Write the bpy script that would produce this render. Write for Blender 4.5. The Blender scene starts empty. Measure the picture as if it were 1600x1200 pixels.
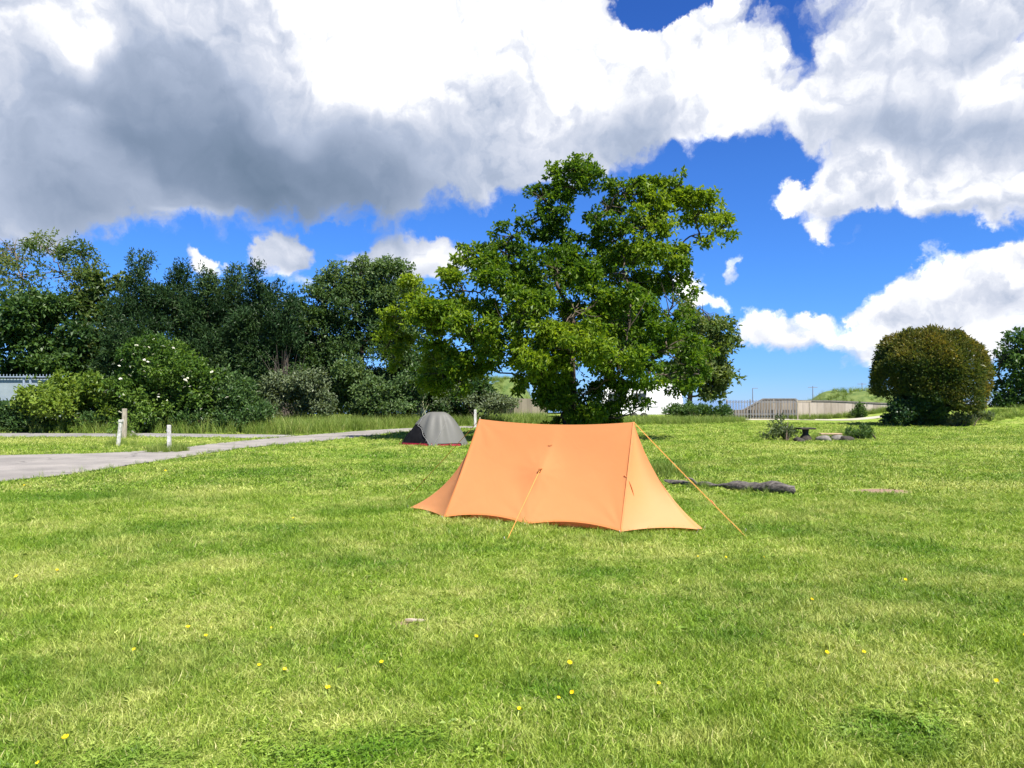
import bpy, bmesh, math, random
import numpy as np
from mathutils import Vector, Matrix

# ------------------------------------------------------------------ camera, sky, sun
S = bpy.context.scene
COL = S.collection
F = 1156.0                      # focal length in photo pixels (1600 wide)
CZ = 1.6                        # eye height
HOR = 625.0                     # horizon row in the photo
rng = np.random.default_rng(7)
random.seed(7)

cam = bpy.data.cameras.new('camera')
cam.lens = 36 * F / 1600
cam.sensor_width = 36
cam.clip_start = 0.05
cam.clip_end = 6000
co = bpy.data.objects.new('camera', cam)
COL.objects.link(co)
co.location = (0, 0, CZ)
co.rotation_euler = (math.radians(90) + math.atan((HOR - 600) / F), 0, 0)
S.camera = co

SUN_AZ, SUN_EL = 142.0, 56.0     # degrees right of the view direction, above the horizon
SKY_STRENGTH = 0.1
EXPOSURE = 1.42
S.view_settings.view_transform = 'Standard'
S.view_settings.look = 'None'
S.view_settings.exposure = EXPOSURE
S.view_settings.gamma = 1
S.view_settings.use_curve_mapping = False
try:
    S.cycles.use_denoising = True
    S.cycles.denoiser = 'OPENIMAGEDENOISE'
    S.cycles.max_bounces = 8
    S.cycles.diffuse_bounces = 4
    S.cycles.transmission_bounces = 6
    S.cycles.transparent_max_bounces = 8
    S.cycles.sample_clamp_indirect = 6
except Exception:
    pass

sd = bpy.data.lights.new('sun', 'SUN')
sd.energy = 4.6
sd.angle = math.radians(0.55)
sd.color = (1.0, 0.94, 0.85)
so = bpy.data.objects.new('sun', sd)
COL.objects.link(so)
sv = Vector((math.sin(math.radians(SUN_AZ)) * math.cos(math.radians(SUN_EL)),
             math.cos(math.radians(SUN_AZ)) * math.cos(math.radians(SUN_EL)),
             math.sin(math.radians(SUN_EL))))
so.rotation_euler = sv.to_track_quat('Z', 'Y').to_euler()
so.location = (20, 40, 60)


def azel(px, py):
    x, y, z = px - 800.0, F, HOR - py
    return (math.degrees(math.atan2(x, y)), math.degrees(math.atan2(z, math.hypot(x, y))))


class NT:
    """tiny node-tree helper"""
    def __init__(s, tree):
        s.t = tree
        s.n = tree.nodes
        s.l = tree.links

    def add(s, kind, **kw):
        n = s.n.new(kind)
        for k, v in kw.items():
            setattr(n, k, v)
        return n

    def put(s, sock, v):
        if isinstance(v, bpy.types.NodeSocket):
            s.l.new(v, sock)
        else:
            sock.default_value = v

    def math(s, op, a, b=0.0, c=None, clamp=False):
        n = s.add('ShaderNodeMath', operation=op, use_clamp=clamp)
        s.put(n.inputs[0], a)
        s.put(n.inputs[1], b)
        if c is not None:
            s.put(n.inputs[2], c)
        return n.outputs[0]

    def vec(s, op, a, b=None):
        n = s.add('ShaderNodeVectorMath', operation=op)
        s.put(n.inputs[0], a)
        if b is not None:
            if op == 'SCALE':
                s.put(n.inputs['Scale'], b)
            else:
                s.put(n.inputs[1], b)
        return n.outputs['Value'] if op in ('LENGTH', 'DOT_PRODUCT', 'DISTANCE') else n.outputs[0]

    def noise(s, v, scale, detail=4, rough=0.55, dim='3D', out='Fac', dist=0.0):
        n = s.add('ShaderNodeTexNoise', noise_dimensions=dim)
        s.put(n.inputs['Vector'], v)
        n.inputs['Scale'].default_value = scale
        n.inputs['Detail'].default_value = detail
        n.inputs['Roughness'].default_value = rough
        n.inputs['Distortion'].default_value = dist
        return n.outputs[out]

    def ramp(s, fac, stops, interp='LINEAR'):
        n = s.add('ShaderNodeValToRGB')
        n.color_ramp.interpolation = interp
        e = n.color_ramp.elements
        while len(e) < len(stops):
            e.new(0.5)
        for q, (p, c) in zip(e, stops):
            q.position = p
            q.color = (*c, 1) if len(c) == 3 else c
        s.put(n.inputs[0], fac)
        return n.outputs[0]

    def mix(s, fac, a, b, blend='MIX'):
        n = s.add('ShaderNodeMix', data_type='RGBA', blend_type=blend)
        s.put(n.inputs[0], fac)
        for i, v in ((6, a), (7, b)):
            if not isinstance(v, bpy.types.NodeSocket) and len(v) == 3:
                v = (*v, 1)
            s.put(n.inputs[i], v)
        return n.outputs[2]

    def smooth(s, v, a, b, c=0.0, d=1.0):
        n = s.add('ShaderNodeMapRange', interpolation_type='SMOOTHSTEP')
        s.put(n.inputs[0], v)
        for i, q in ((1, a), (2, b), (3, c), (4, d)):
            s.put(n.inputs[i], q)
        return n.outputs[0]

    def blob(s, p, cx, cy, rx, ry, rot=0.0, amp=1.0, inner=0.25):
        if rot:
            c, q = math.cos(math.radians(rot)), math.sin(math.radians(rot))
            u = s.math('SUBTRACT', s.vec('DOT_PRODUCT', p, (c / rx, q / rx, 0)), (cx * c + cy * q) / rx)
            v = s.math('SUBTRACT', s.vec('DOT_PRODUCT', p, (-q / ry, c / ry, 0)), (cy * c - cx * q) / ry)
            d = s.math('SQRT', s.math('MULTIPLY_ADD', u, u, s.math('MULTIPLY', v, v)))
        else:
            n = s.add('ShaderNodeVectorMath', operation='MULTIPLY_ADD')
            s.put(n.inputs[0], p)
            n.inputs[1].default_value = (1 / rx, 1 / ry, 0)
            n.inputs[2].default_value = (-cx / rx, -cy / ry, 0)
            d = s.vec('LENGTH', n.outputs[0])
        return s.smooth(d, inner, 1.0, amp, 0.0)


# ---- world: Nishita sky with a procedural cloud deck laid out by compass bearing and elevation
W = bpy.data.worlds.new('World')
S.world = W
W.use_nodes = True
try:
    W.cycles.sampling_method = 'MANUAL'
    W.cycles.sample_map_resolution = 512
except Exception:
    pass
N = NT(W.node_tree)
N.n.clear()
out = N.add('ShaderNodeOutputWorld')
bg = N.add('ShaderNodeBackground')
bg.inputs['Strength'].default_value = SKY_STRENGTH
N.l.new(bg.outputs[0], out.inputs[0])
sky = N.add('ShaderNodeTexSky', sky_type='NISHITA')
sky.sun_disc = False
sky.sun_elevation = math.radians(SUN_EL)
sky.sun_rotation = math.radians(SUN_AZ)
sky.air_density = 1.0
sky.dust_density = 0.0
sky.ozone_density = 3.0
tc = N.add('ShaderNodeTexCoord')
sep = N.add('ShaderNodeSeparateXYZ')
N.l.new(tc.outputs['Generated'], sep.inputs[0])
az = N.math('MULTIPLY', N.math('ARCTAN2', sep.outputs[0], sep.outputs[1]), 57.2958)
el = N.math('MULTIPLY', N.math('ARCSINE', sep.outputs[2]), 57.2958)
cmb = N.add('ShaderNodeCombineXYZ')
N.put(cmb.inputs[0], az)
N.put(cmb.inputs[1], el)
p0 = cmb.outputs[0]
# clear early-summer air: deep blue overhead, pale at the horizon
tone = N.ramp(N.math('DIVIDE', el, 40.0, clamp=True), [(0.0, (0.27, 0.48, 1.0)), (0.05, (0.24, 0.46, 0.98)), (0.22, (0.23, 0.49, 0.96)), (0.42, (0.23, 0.49, 0.96)), (0.7, (0.19, 0.42, 0.90))])
blue = N.vec('SCALE', N.mix(1.0, sky.outputs[0], tone, 'MULTIPLY'), 2 ** (0.85 - EXPOSURE))
w1 = N.vec('SUBTRACT', N.noise(p0, 0.16, 2, 0.5, '2D', 'Color'), (0.5, 0.5, 0.5))
pd = N.vec('MULTIPLY', N.vec('ADD', p0, N.vec('SCALE', w1, 4.5)), (1, 1, 0))
w2 = N.vec('SUBTRACT', N.noise(p0, 0.55, 4, 0.6, '2D', 'Color'), (0.5, 0.5, 0.5))
p1 = N.vec('ADD', p0, N.vec('SCALE', w1, 4.0))
p1 = N.vec('MULTIPLY', N.vec('ADD', p1, N.vec('SCALE', w2, 2.2)), (1, 1, 0))


def px_blobs(lst):
    r = []
    for b in lst:
        cx, cy, rx, ry = b[:4]
        rot = b[4] if len(b) > 4 else 0
        amp = b[5] if len(b) > 5 else 1.0
        a0, e0 = azel(cx, cy)
        a1, _ = azel(cx - rx, cy)
        a2, _ = azel(cx + rx, cy)
        _, e1 = azel(cx, cy + ry)
        _, e2 = azel(cx, cy - ry)
        r.append((a0, e0, abs(a2 - a1) / 2, abs(e2 - e1) / 2, rot, amp))
    return r


CLOUDS = [
    # the great cloud
    (100, 60, 560, 340, 0, 1.5), (480, 60, 560, 330, 0, 1.5), (800, 20, 420, 300, 0, 1.4), (990, 140, 270, 160, 12, 1.1),
    (1110, 110, 150, 160, 10, 1.2), (250, 240, 560, 165, 0, 1.2), (580, 230, 420, 150, 6, 1.1), (-60, 250, 420, 220, 0, 1.2),
    (860, 205, 300, 115, 10, 1.0), (400, -260, 900, 420, 0, 1.5), (1190, 140, 110, 110, 0, 0.9), (1240, 190, 90, 60, 0, 0.5),
    (1045, -22, 112, 88, 0, -3.2),
    # broken sheet upper right
    (1400, 70, 260, 210, 0, 0.9), (1570, 110, 260, 210, 0, 1.0), (1420, 180, 290, 90, 0, 0.8), (1600, 190, 240, 120, 0, 0.9), (1310, 150, 150, 140, 0, 0.6),
    (1243, 130, 50, 150, -8, -0.60), (1520, 40, 60, 40, 0, -0.45), (1580, 70, 40, 24, 0, -0.45), (1500, -260, 800, 330, 0, 1.2), (1230, 0, 130, 20, 8, -0.3),
    # cumulus right
    (1430, 268, 165, 84, 0, 1.1), (1545, 312, 165, 66, 0, 1.2), (1340, 285, 150, 62, 6, 1.3), (1250, 296, 80, 30, 0, 1.1), (1292, 348, 52, 26),
    (1350, 356, 60, 14, 0, 0.35),
    (1595, 420, 140, 84, 12, 1.0), (1490, 455, 140, 76, 10, 0.95), (1400, 492, 120, 56, 0, 0.9), (1560, 505, 190, 64, 0, 0.85), (1460, 535, 200, 40, 0, 0.6),
    (1205, 527, 110, 42, 0, 0.95), (1265, 494, 60, 24), (1320, 522, 100, 28, 0, 0.6), (1360, 545, 90, 20, 0, 0.7),
    # small ones left and by the tree
    (444, 392, 58, 48, 0, 1.3), (418, 410, 46, 36), (445, 440, 80, 20, 0, 0.5), (340, 385, 60, 22, 0, -0.5), (520, 372, 60, 30, 0, -0.5), (632, 392, 84, 58, 0, 1.2), (690, 402, 70, 50, 0, 1.1), (585, 406, 60, 36), (640, 430, 120, 30, 0, 0.7),
    (314, 405, 36, 26, 0, 0.9), (1093, 455, 44, 52, 0, 1.1), (1125, 485, 50, 20, 0, 0.7), (1160, 428, 20, 42, 12, 0.66),
]
dens = None
for b in px_blobs(CLOUDS):
    v = N.blob(p1, *b, inner=0.15)
    dens = v if dens is None else N.math('ADD', dens, v)
dens = N.math('MINIMUM', dens, 1.35)
fb = N.noise(p1, 0.33, 7, 0.58, '2D')
dens = N.math('ADD', dens, N.math('MULTIPLY', N.math('SUBTRACT', fb, 0.5), 1.2))
alpha = N.smooth(dens, 0.22, 0.92)

DARK = [
    (420, 290, 600, 200, -4, 0.55), (400, 285, 300, 110, -4, 0.22), (0, 330, 480, 160, 0, 0.42), (150, 150, 440, 250, 0, 0.34), (690, 240, 420, 170, 8, 0.26),
    (330, 70, 400, 220, 0, 0.20), (960, 230, 260, 90, 14, 0.32), (1015, 170, 90, 140, -30, 0.16), (790, 90, 110, 100, 0, 0.16),
    (1420, 200, 350, 64, -3, 0.34), (1590, 215, 160, 70, 0, 0.26), (1400, 90, 270, 190, 0, 0.24), (1340, 308, 150, 30, 6, 0.18), (1560, 60, 160, 130, 0, 0.12),
    (1520, 335, 180, 30, 0, 0.22), (1490, 490, 220, 40, 6, 0.15), (1590, 480, 150, 36, 0, 0.10), (1210, 548, 130, 24, 0, 0.18), (1450, 545, 200, 40, 0, 0.15),
    (440, 424, 90, 24, 0, 0.2), (640, 428, 140, 24, 0, 0.18), (1500, 480, 260, 110, 0, 0.06), (1420, 270, 220, 70, 0, 0.08),
    (640, 60, 260, 150, 0, -0.40), (900, 90, 180, 90, 0, -0.08), (110, 30, 110, 80, 0, -0.36), (125, 165, 90, 50, 0, -0.18), (190, 262, 200, 80, -10, -0.22),
    (310, 335, 90, 18, 4, -0.25), (590, 165, 120, 50, 0, -0.15), (1150, 120, 110, 120, 0, -0.12), (1560, 130, 120, 60, 0, -0.12),
]
dark = None
for b in px_blobs(DARK):
    v = N.blob(pd, *b, inner=0.0)
    dark = v if dark is None else N.math('ADD', dark, v)
up = N.vec('ADD', p1, (0.5, 0.9, 0))
relief = N.math('SUBTRACT', N.noise(up, 0.34, 5, 0.5, '2D'), N.noise(p1, 0.34, 5, 0.5, '2D'))
big = N.math('SUBTRACT', N.noise(pd, 0.12, 3, 0.45, '2D'), 0.5)
k = N.math('ADD', dark, N.math('MULTIPLY', relief, N.math('MAXIMUM', 0.18, N.math('SUBTRACT', 0.85, N.math('MULTIPLY', dark, 1.3)))))
k = N.math('ADD', k, N.math('MULTIPLY', big, 0.36))
k = N.math('ADD', k, 0.09)
CS = 1.0 / SKY_STRENGTH / (2 ** EXPOSURE)     # picture value 1.0
CR = [(0.0, (1.6, 1.6, 1.6)), (0.10, (1.06, 1.07, 1.10)), (0.26, (0.76, 0.80, 0.91)), (0.50, (0.46, 0.535, 0.69)),
      (0.78, (0.25, 0.325, 0.46)), (1.0, (0.17, 0.24, 0.35))]
ccol = N.ramp(k, [(q, tuple(v * CS / 8 for v in c)) for q, c in CR])
ccol = N.vec('SCALE', ccol, 8.0)
final = N.mix(alpha, blue, ccol)
N.l.new(final, bg.inputs['Color'])

# ------------------------------------------------------------------ helpers
def tag(o, label=None, cat=None, group=None, kind=None):
    for kx, v in (('label', label), ('category', cat), ('group', group), ('kind', kind)):
        if v is not None:
            o[kx] = v
    return o


def thing(name, loc, label, cat, group=None):
    o = bpy.data.objects.new(name, None)
    o.empty_display_size = 0.2
    o.location = loc
    COL.objects.link(o)
    return tag(o, label, cat, group)


def root_loc(o):
    v = Vector((0, 0, 0))
    while o is not None:
        v = v + o.location
        o = o.parent
    return v


def mk(name, V, Fc, mat, parent=None, attrs=None, smooth=False, loc=None):
    """mesh object from world-space arrays; origin moved to the parent's base (or loc)"""
    me = bpy.data.meshes.new(name)
    off = root_loc(parent) if parent is not None else (Vector(loc) if loc is not None else Vector((0, 0, 0)))
    V = np.asarray(V, dtype=np.float64).reshape(-1, 3) - np.array(off)
    groups = Fc if isinstance(Fc, list) and len(Fc) and isinstance(Fc[0], np.ndarray) else None
    if groups is None and isinstance(Fc, np.ndarray):
        groups = [Fc]
    if groups is not None:
        groups = [g for g in groups if len(g)]
        tot = sum(g.size for g in groups)
        npoly = sum(len(g) for g in groups)
        me.vertices.add(len(V))
        me.vertices.foreach_set('co', V.astype(np.float32).ravel())
        me.loops.add(tot)
        me.polygons.add(npoly)
        me.loops.foreach_set('vertex_index', np.concatenate([g.ravel() for g in groups]).astype(np.int32))
        sizes = np.concatenate([np.full(len(g), g.shape[1]) for g in groups])
        st = np.concatenate([[0], np.cumsum(sizes)[:-1]])
        me.polygons.foreach_set('loop_start', st.astype(np.int32))
        me.update(calc_edges=True)
    else:
        me.from_pydata([tuple(v) for v in V], [], [tuple(f) for f in Fc])
        me.update()
    for an, av in (attrs or {}).items():
        a = me.attributes.new(an, 'FLOAT', 'POINT')
        a.data.foreach_set('value', np.asarray(av, dtype=np.float32))
    me.polygons.foreach_set('use_smooth', [bool(smooth)] * len(me.polygons))
    if mat:
        me.materials.append(mat)
    o = bpy.data.objects.new(name, me)
    COL.objects.link(o)
    if parent is not None:
        o.parent = parent
    elif loc is not None:
        o.location = loc
    return o


def sst(x, a, b):
    t = np.clip((np.asarray(x, dtype=float) - a) / (b - a), 0, 1)
    return t * t * (3 - 2 * t)


def H(x, y):
    """height of the ground"""
    x = np.asarray(x, dtype=float)
    y = np.asarray(y, dtype=float)
    h = 0.012 * np.sin(x * 0.9 + 1.3) * np.sin(y * 0.7) + 0.018 * np.sin(x * 0.31 + y * 0.23)
    h = h * sst(y, 1.0, 5.0) * (1 - sst(y, 60, 120))
    h = h + 0.95 * sst(x, 25.5, 35) * sst(y, 40, 50)
    return h


def gp(px, py):
    Y = CZ * F / (py - HOR)
    return np.array([(px - 800) / F * Y, Y, 0.0])


def wp(px, py, Y):
    return np.array([(px - 800) / F * Y, Y, CZ + (HOR - py) * Y / F])


def snoise(P, seed, freq):
    r = np.random.default_rng(seed)
    v = np.zeros(len(P))
    for i in range(7):
        d = r.normal(size=3)
        d /= np.linalg.norm(d)
        v += np.sin(P @ d * freq * (0.6 + 1.1 * r.random()) + r.random() * 6.28)
    return v / 2.6


def unit(a):
    return a / np.maximum(np.linalg.norm(a, axis=-1, keepdims=True), 1e-9)


def leaf_arrays(P, A, Nn, L, Wd, tint, fold=0.22, droop=0.15):
    n = len(P)
    A = unit(A)
    side = unit(np.cross(A, Nn) + 1e-6)
    up = np.cross(side, A)
    L = np.asarray(L).reshape(-1, 1)
    Wd = np.asarray(Wd).reshape(-1, 1)
    b = P
    l = P + A * L * 0.55 + side * Wd * 0.5 + up * Wd * fold
    t = P + A * L - up * L * droop
    r = P + A * L * 0.55 - side * Wd * 0.5 + up * Wd * fold
    V = np.stack([b, l, t, r], 1).reshape(-1, 3)
    i = np.arange(n) * 4
    T = np.concatenate([np.stack([i, i + 2, i + 1], 1), np.stack([i, i + 3, i + 2], 1)])
    return V, T, np.repeat(tint, 4)


def merge(parts):
    V, T, A, o = [], [], [], 0
    for v, t, a in parts:
        V.append(v)
        T.append(t + o)
        A.append(a)
        o += len(v)
    return np.concatenate(V), np.concatenate(T), np.concatenate(A)


def tubes(paths, n=6):
    """paths: list of (points, radii) -> V, quads"""
    V, Q, o = [], [], 0
    for pts, rad in paths:
        pts = np.asarray(pts, float)
        m = len(pts)
        tg = np.gradient(pts, axis=0)
        tg = unit(tg)
        ref = np.array([0.31, 0.17, 0.93])
        a = unit(np.cross(tg, ref))
        b = np.cross(tg, a)
        th = np.arange(n) * 2 * math.pi / n
        ring = (a[:, None, :] * np.cos(th)[None, :, None] + b[:, None, :] * np.sin(th)[None, :, None]) * np.asarray(rad, float)[:, None, None]
        V.append((pts[:, None, :] + ring).reshape(-1, 3))
        for i in range(m - 1):
            for j in range(n):
                k2 = (j + 1) % n
                Q.append((o + i * n + j, o + i * n + k2, o + (i + 1) * n + k2, o + (i + 1) * n + j))
        o += m * n
    return np.concatenate(V), np.array(Q)


def bez(a, c, b, n=8):
    t = np.linspace(0, 1, n)[:, None]
    return (1 - t) ** 2 * np.asarray(a, float) + 2 * t * (1 - t) * np.asarray(c, float) + t * t * np.asarray(b, float)


def boxes(lst):
    """list of (x0,y0,z0,x1,y1,z1) -> V, quads"""
    V, Q = [], []
    for x0, y0, z0, x1, y1, z1 in lst:
        o = len(V)
        V += [(x0, y0, z0), (x1, y0, z0), (x1, y1, z0), (x0, y1, z0), (x0, y0, z1), (x1, y0, z1), (x1, y1, z1), (x0, y1, z1)]
        Q += [(o, o + 3, o + 2, o + 1), (o + 4, o + 5, o + 6, o + 7), (o, o + 1, o + 5, o + 4), (o + 1, o + 2, o + 6, o + 5),
              (o + 2, o + 3, o + 7, o + 6), (o + 3, o, o + 4, o + 7)]
    return np.array(V, float), np.array(Q)


def inside(poly, x, y):
    x = np.asarray(x)
    y = np.asarray(y)
    r = np.zeros(x.shape, bool)
    n = len(poly)
    j = n - 1
    for i in range(n):
        xi, yi = poly[i]
        xj, yj = poly[j]
        c = ((yi > y) != (yj > y)) & (x < (xj - xi) * (y - yi) / (yj - yi + 1e-12) + xi)
        r ^= c
        j = i
    return r


def bevel_obj(o, w=0.01, seg=2):
    m = o.modifiers.new('bevel', 'BEVEL')
    m.width = w
    m.segments = seg
    m.limit_method = 'ANGLE'
    return o

# ------------------------------------------------------------------ materials
def new_mat(name):
    m = bpy.data.materials.new(name)
    m.use_nodes = True
    t = NT(m.node_tree)
    t.n.clear()
    o = t.add('ShaderNodeOutputMaterial')
    return m, t, o


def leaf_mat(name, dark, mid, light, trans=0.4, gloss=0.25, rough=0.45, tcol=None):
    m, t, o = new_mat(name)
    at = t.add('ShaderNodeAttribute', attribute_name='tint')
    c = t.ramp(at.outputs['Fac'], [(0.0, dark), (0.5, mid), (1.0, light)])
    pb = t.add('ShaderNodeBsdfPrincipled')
    t.l.new(c, pb.inputs['Base Color'])
    pb.inputs['Roughness'].default_value = rough
    pb.inputs['Specular IOR Level'].default_value = gloss
    tr = t.add('ShaderNodeBsdfTranslucent')
    tc2 = t.mix(1.0, c, tcol or (1.5, 1.45, 0.55), 'MULTIPLY')
    t.l.new(tc2, tr.inputs[0])
    mx = t.add('ShaderNodeMixShader')
    mx.inputs[0].default_value = trans
    t.l.new(pb.outputs[0], mx.inputs[1])
    t.l.new(tr.outputs[0], mx.inputs[2])
    t.l.new(mx.outputs[0], o.inputs[0])
    return m


def solid(name, a, b, scale=6.0, rough=0.7, bump=0.0, spec=0.3, detail=5, metal=0.0, stretch=(1, 1, 1)):
    m, t, o = new_mat(name)
    tc3 = t.add('ShaderNodeTexCoord')
    v = t.vec('MULTIPLY', tc3.outputs['Object'], stretch)
    n = t.noise(v, scale, detail, 0.6)
    c = t.ramp(n, [(0.3, a), (0.7, b)])
    pb = t.add('ShaderNodeBsdfPrincipled')
    t.l.new(c, pb.inputs['Base Color'])
    pb.inputs['Roughness'].default_value = rough
    pb.inputs['Specular IOR Level'].default_value = spec
    pb.inputs['Metallic'].default_value = metal
    if bump:
        bn = t.add('ShaderNodeBump')
        bn.inputs['Strength'].default_value = bump
        bn.inputs['Distance'].default_value = 0.02
        t.l.new(n, bn.inputs['Height'])
        t.l.new(bn.outputs[0], pb.inputs['Normal'])
    t.l.new(pb.outputs[0], o.inputs[0])
    return m


def cloth(name, col, trans=0.45, tcol=None, var=0.06, weave=900):
    m, t, o = new_mat(name)
    tc3 = t.add('ShaderNodeTexCoord')
    n = t.noise(tc3.outputs['Object'], 2.2, 3, 0.5)
    c = t.mix(t.math('MULTIPLY', n, var * 4), col, tuple(q * 0.72 for q in col))
    pb = t.add('ShaderNodeBsdfPrincipled')
    t.l.new(c, pb.inputs['Base Color'])
    pb.inputs['Roughness'].default_value = 0.55
    pb.inputs['Specular IOR Level'].default_value = 0.25
    wr = t.noise(tc3.outputs['Object'], 5.0, 3, 0.5, dist=0.8)
    bn = t.add('ShaderNodeBump')
    bn.inputs['Strength'].default_value = 0.10
    bn.inputs['Distance'].default_value = 0.03
    t.l.new(wr, bn.inputs['Height'])
    t.l.new(bn.outputs[0], pb.inputs['Normal'])
    tr = t.add('ShaderNodeBsdfTranslucent')
    t.put(tr.inputs[0], (*(tcol or col), 1))
    mx = t.add('ShaderNodeMixShader')
    mx.inputs[0].default_value = trans
    t.l.new(pb.outputs[0], mx.inputs[1])
    t.l.new(tr.outputs[0], mx.inputs[2])
    t.l.new(mx.outputs[0], o.inputs[0])
    return m


M_bark = solid('bark', (0.035, 0.026, 0.018), (0.11, 0.085, 0.06), 9, 0.9, 0.6, stretch=(1, 1, 0.3))
M_twig = solid('twig', (0.09, 0.075, 0.055), (0.17, 0.14, 0.10), 12, 0.9)
M_chest = leaf_mat('broad_leaf', (0.032, 0.080, 0.008), (0.084, 0.160, 0.012), (0.19, 0.262, 0.018), 0.45, 0.25)
M_ash = leaf_mat('pale_ash_leaf', (0.036, 0.075, 0.014), (0.085, 0.130, 0.032), (0.17, 0.20, 0.065), 0.4)
M_conif = leaf_mat('dark_conifer_spray', (0.013, 0.034, 0.012), (0.030, 0.064, 0.022), (0.065, 0.110, 0.034), 0.2, 0.15)
M_grey = leaf_mat('grey_green_leaf', (0.028, 0.064, 0.018), (0.070, 0.125, 0.038), (0.145, 0.21, 0.078), 0.36)
M_dgreen = leaf_mat('deep_green_leaf', (0.016, 0.044, 0.012), (0.040, 0.086, 0.020), (0.085, 0.145, 0.034), 0.34)
M_yel = leaf_mat('yellow_green_leaf', (0.042, 0.088, 0.012), (0.098, 0.165, 0.020), (0.185, 0.255, 0.038), 0.4)
M_elder = leaf_mat('elder_leaf', (0.030, 0.075, 0.012), (0.070, 0.138, 0.020), (0.145, 0.225, 0.038), 0.4)
M_dusty = leaf_mat('dusty_leaf', (0.04, 0.065, 0.03), (0.085, 0.12, 0.055), (0.15, 0.185, 0.10), 0.3)
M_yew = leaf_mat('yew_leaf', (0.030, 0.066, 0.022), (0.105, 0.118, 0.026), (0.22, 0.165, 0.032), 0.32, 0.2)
M_ivy = leaf_mat('ivy_leaf', (0.010, 0.034, 0.012), (0.022, 0.060, 0.018), (0.05, 0.10, 0.03), 0.25, 0.4)
M_nettle = leaf_mat('nettle_leaf', (0.025, 0.06, 0.02), (0.055, 0.11, 0.03), (0.10, 0.17, 0.05), 0.35)
M_dead = solid('dead_twig', (0.07, 0.058, 0.048), (0.14, 0.115, 0.095), 8, 0.9)
M_flower = solid('cream_flower', (0.62, 0.62, 0.48), (0.78, 0.78, 0.64), 20, 0.8)
M_white = solid('white_paint', (0.26, 0.25, 0.22), (0.60, 0.60, 0.57), 14, 0.6, 0.2)
M_oldwood = solid('weathered_wood', (0.20, 0.17, 0.13), (0.38, 0.34, 0.27), 10, 0.85, 0.4, stretch=(3, 3, 0.4))
M_darkwood = solid('dark_wood', (0.018, 0.015, 0.012), (0.05, 0.042, 0.033), 12, 0.85, 0.4)
M_tan = solid('tan_wood', (0.30, 0.20, 0.12), (0.42, 0.30, 0.19), 10, 0.8, 0.3)
M_stone = solid('grey_stone', (0.09, 0.083, 0.072), (0.20, 0.185, 0.165), 7, 0.9, 0.6)
M_caravan = solid('caravan_white', (0.66, 0.66, 0.65), (0.78, 0.78, 0.77), 1.2, 0.45)
M_glass = solid('dark_window', (0.015, 0.018, 0.02), (0.03, 0.035, 0.04), 3, 0.12, spec=0.6)
M_grime = solid('grey_trim', (0.25, 0.25, 0.25), (0.36, 0.36, 0.36), 5, 0.5)
M_tyre = solid('tyre_rubber', (0.015, 0.015, 0.015), (0.03, 0.03, 0.03), 10, 0.8)
M_steelblue = solid('blue_grey_steel', (0.20, 0.25, 0.32), (0.28, 0.33, 0.40), 6, 0.5)
M_palepanel = solid('pale_panel', (0.20, 0.245, 0.265), (0.27, 0.315, 0.335), 1.5, 0.5)
M_polemetal = solid('pole_metal', (0.14, 0.15, 0.16), (0.2, 0.21, 0.22), 3, 0.6)
M_cord = cloth('orange_cord', (0.82, 0.38, 0.09), 0.2)
M_peg = solid('peg_metal', (0.45, 0.45, 0.45), (0.6, 0.6, 0.6), 8, 0.35, metal=0.8)


def concrete_mat(name, a, b, pw):
    """board-marked concrete: vertical panels with tonal steps, streaks and stains"""
    m, t, o = new_mat(name)
    tc3 = t.add('ShaderNodeTexCoord')
    s3 = t.add('ShaderNodeSeparateXYZ')
    t.l.new(tc3.outputs['Object'], s3.inputs[0])
    idx = t.math('FLOOR', t.math('DIVIDE', s3.outputs[0], pw))
    wn = t.add('ShaderNodeTexWhiteNoise', noise_dimensions='1D')
    t.l.new(idx, wn.inputs['W'])
    n = t.noise(t.vec('MULTIPLY', tc3.outputs['Object'], (2.5, 2.5, 0.5)), 1.6, 5, 0.65)
    f = t.math('ADD', t.math('MULTIPLY', wn.outputs['Value'], 0.5), t.math('MULTIPLY', n, 0.6))
    c = t.ramp(f, [(0.2, a), (0.85, b)])
    fr = t.math('FRACT', t.math('DIVIDE', s3.outputs[0], pw))
    joint = t.math('LESS_THAN', fr, 0.06)
    c = t.mix(t.math('MULTIPLY', joint, 0.55), c, (0.06, 0.06, 0.05))
    pb = t.add('ShaderNodeBsdfPrincipled')
    t.l.new(c, pb.inputs['Base Color'])
    pb.inputs['Roughness'].default_value = 0.9
    t.l.new(pb.outputs[0], o.inputs[0])
    return m


M_conc = concrete_mat('pale_concrete', (0.24, 0.205, 0.16), (0.46, 0.405, 0.335), 0.6)
M_concd = concrete_mat('stained_concrete', (0.13, 0.11, 0.083), (0.25, 0.215, 0.165), 0.45)
M_tent = cloth('orange_nylon', (0.77, 0.335, 0.128), 0.42, (0.83, 0.375, 0.14), 0.06)
M_tent_seam = cloth('orange_seam', (0.66, 0.255, 0.085), 0.25)
M_inner = cloth('inner_tent_cloth', (0.72, 0.46, 0.20), 0.5)
M_floor = solid('groundsheet', (0.05, 0.035, 0.02), (0.08, 0.05, 0.03), 5, 0.6)
M_fly = cloth('grey_nylon', (0.130, 0.130, 0.118), 0.2, (0.13, 0.13, 0.11), 0.03)
M_flyseam = solid('grey_seam', (0.13, 0.13, 0.12), (0.18, 0.18, 0.17), 5, 0.6)
M_mesh = solid('black_mesh', (0.004, 0.004, 0.005), (0.012, 0.012, 0.014), 4, 0.9, spec=0.08)
M_red = cloth('red_nylon', (0.24, 0.008, 0.025), 0.1)
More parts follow.
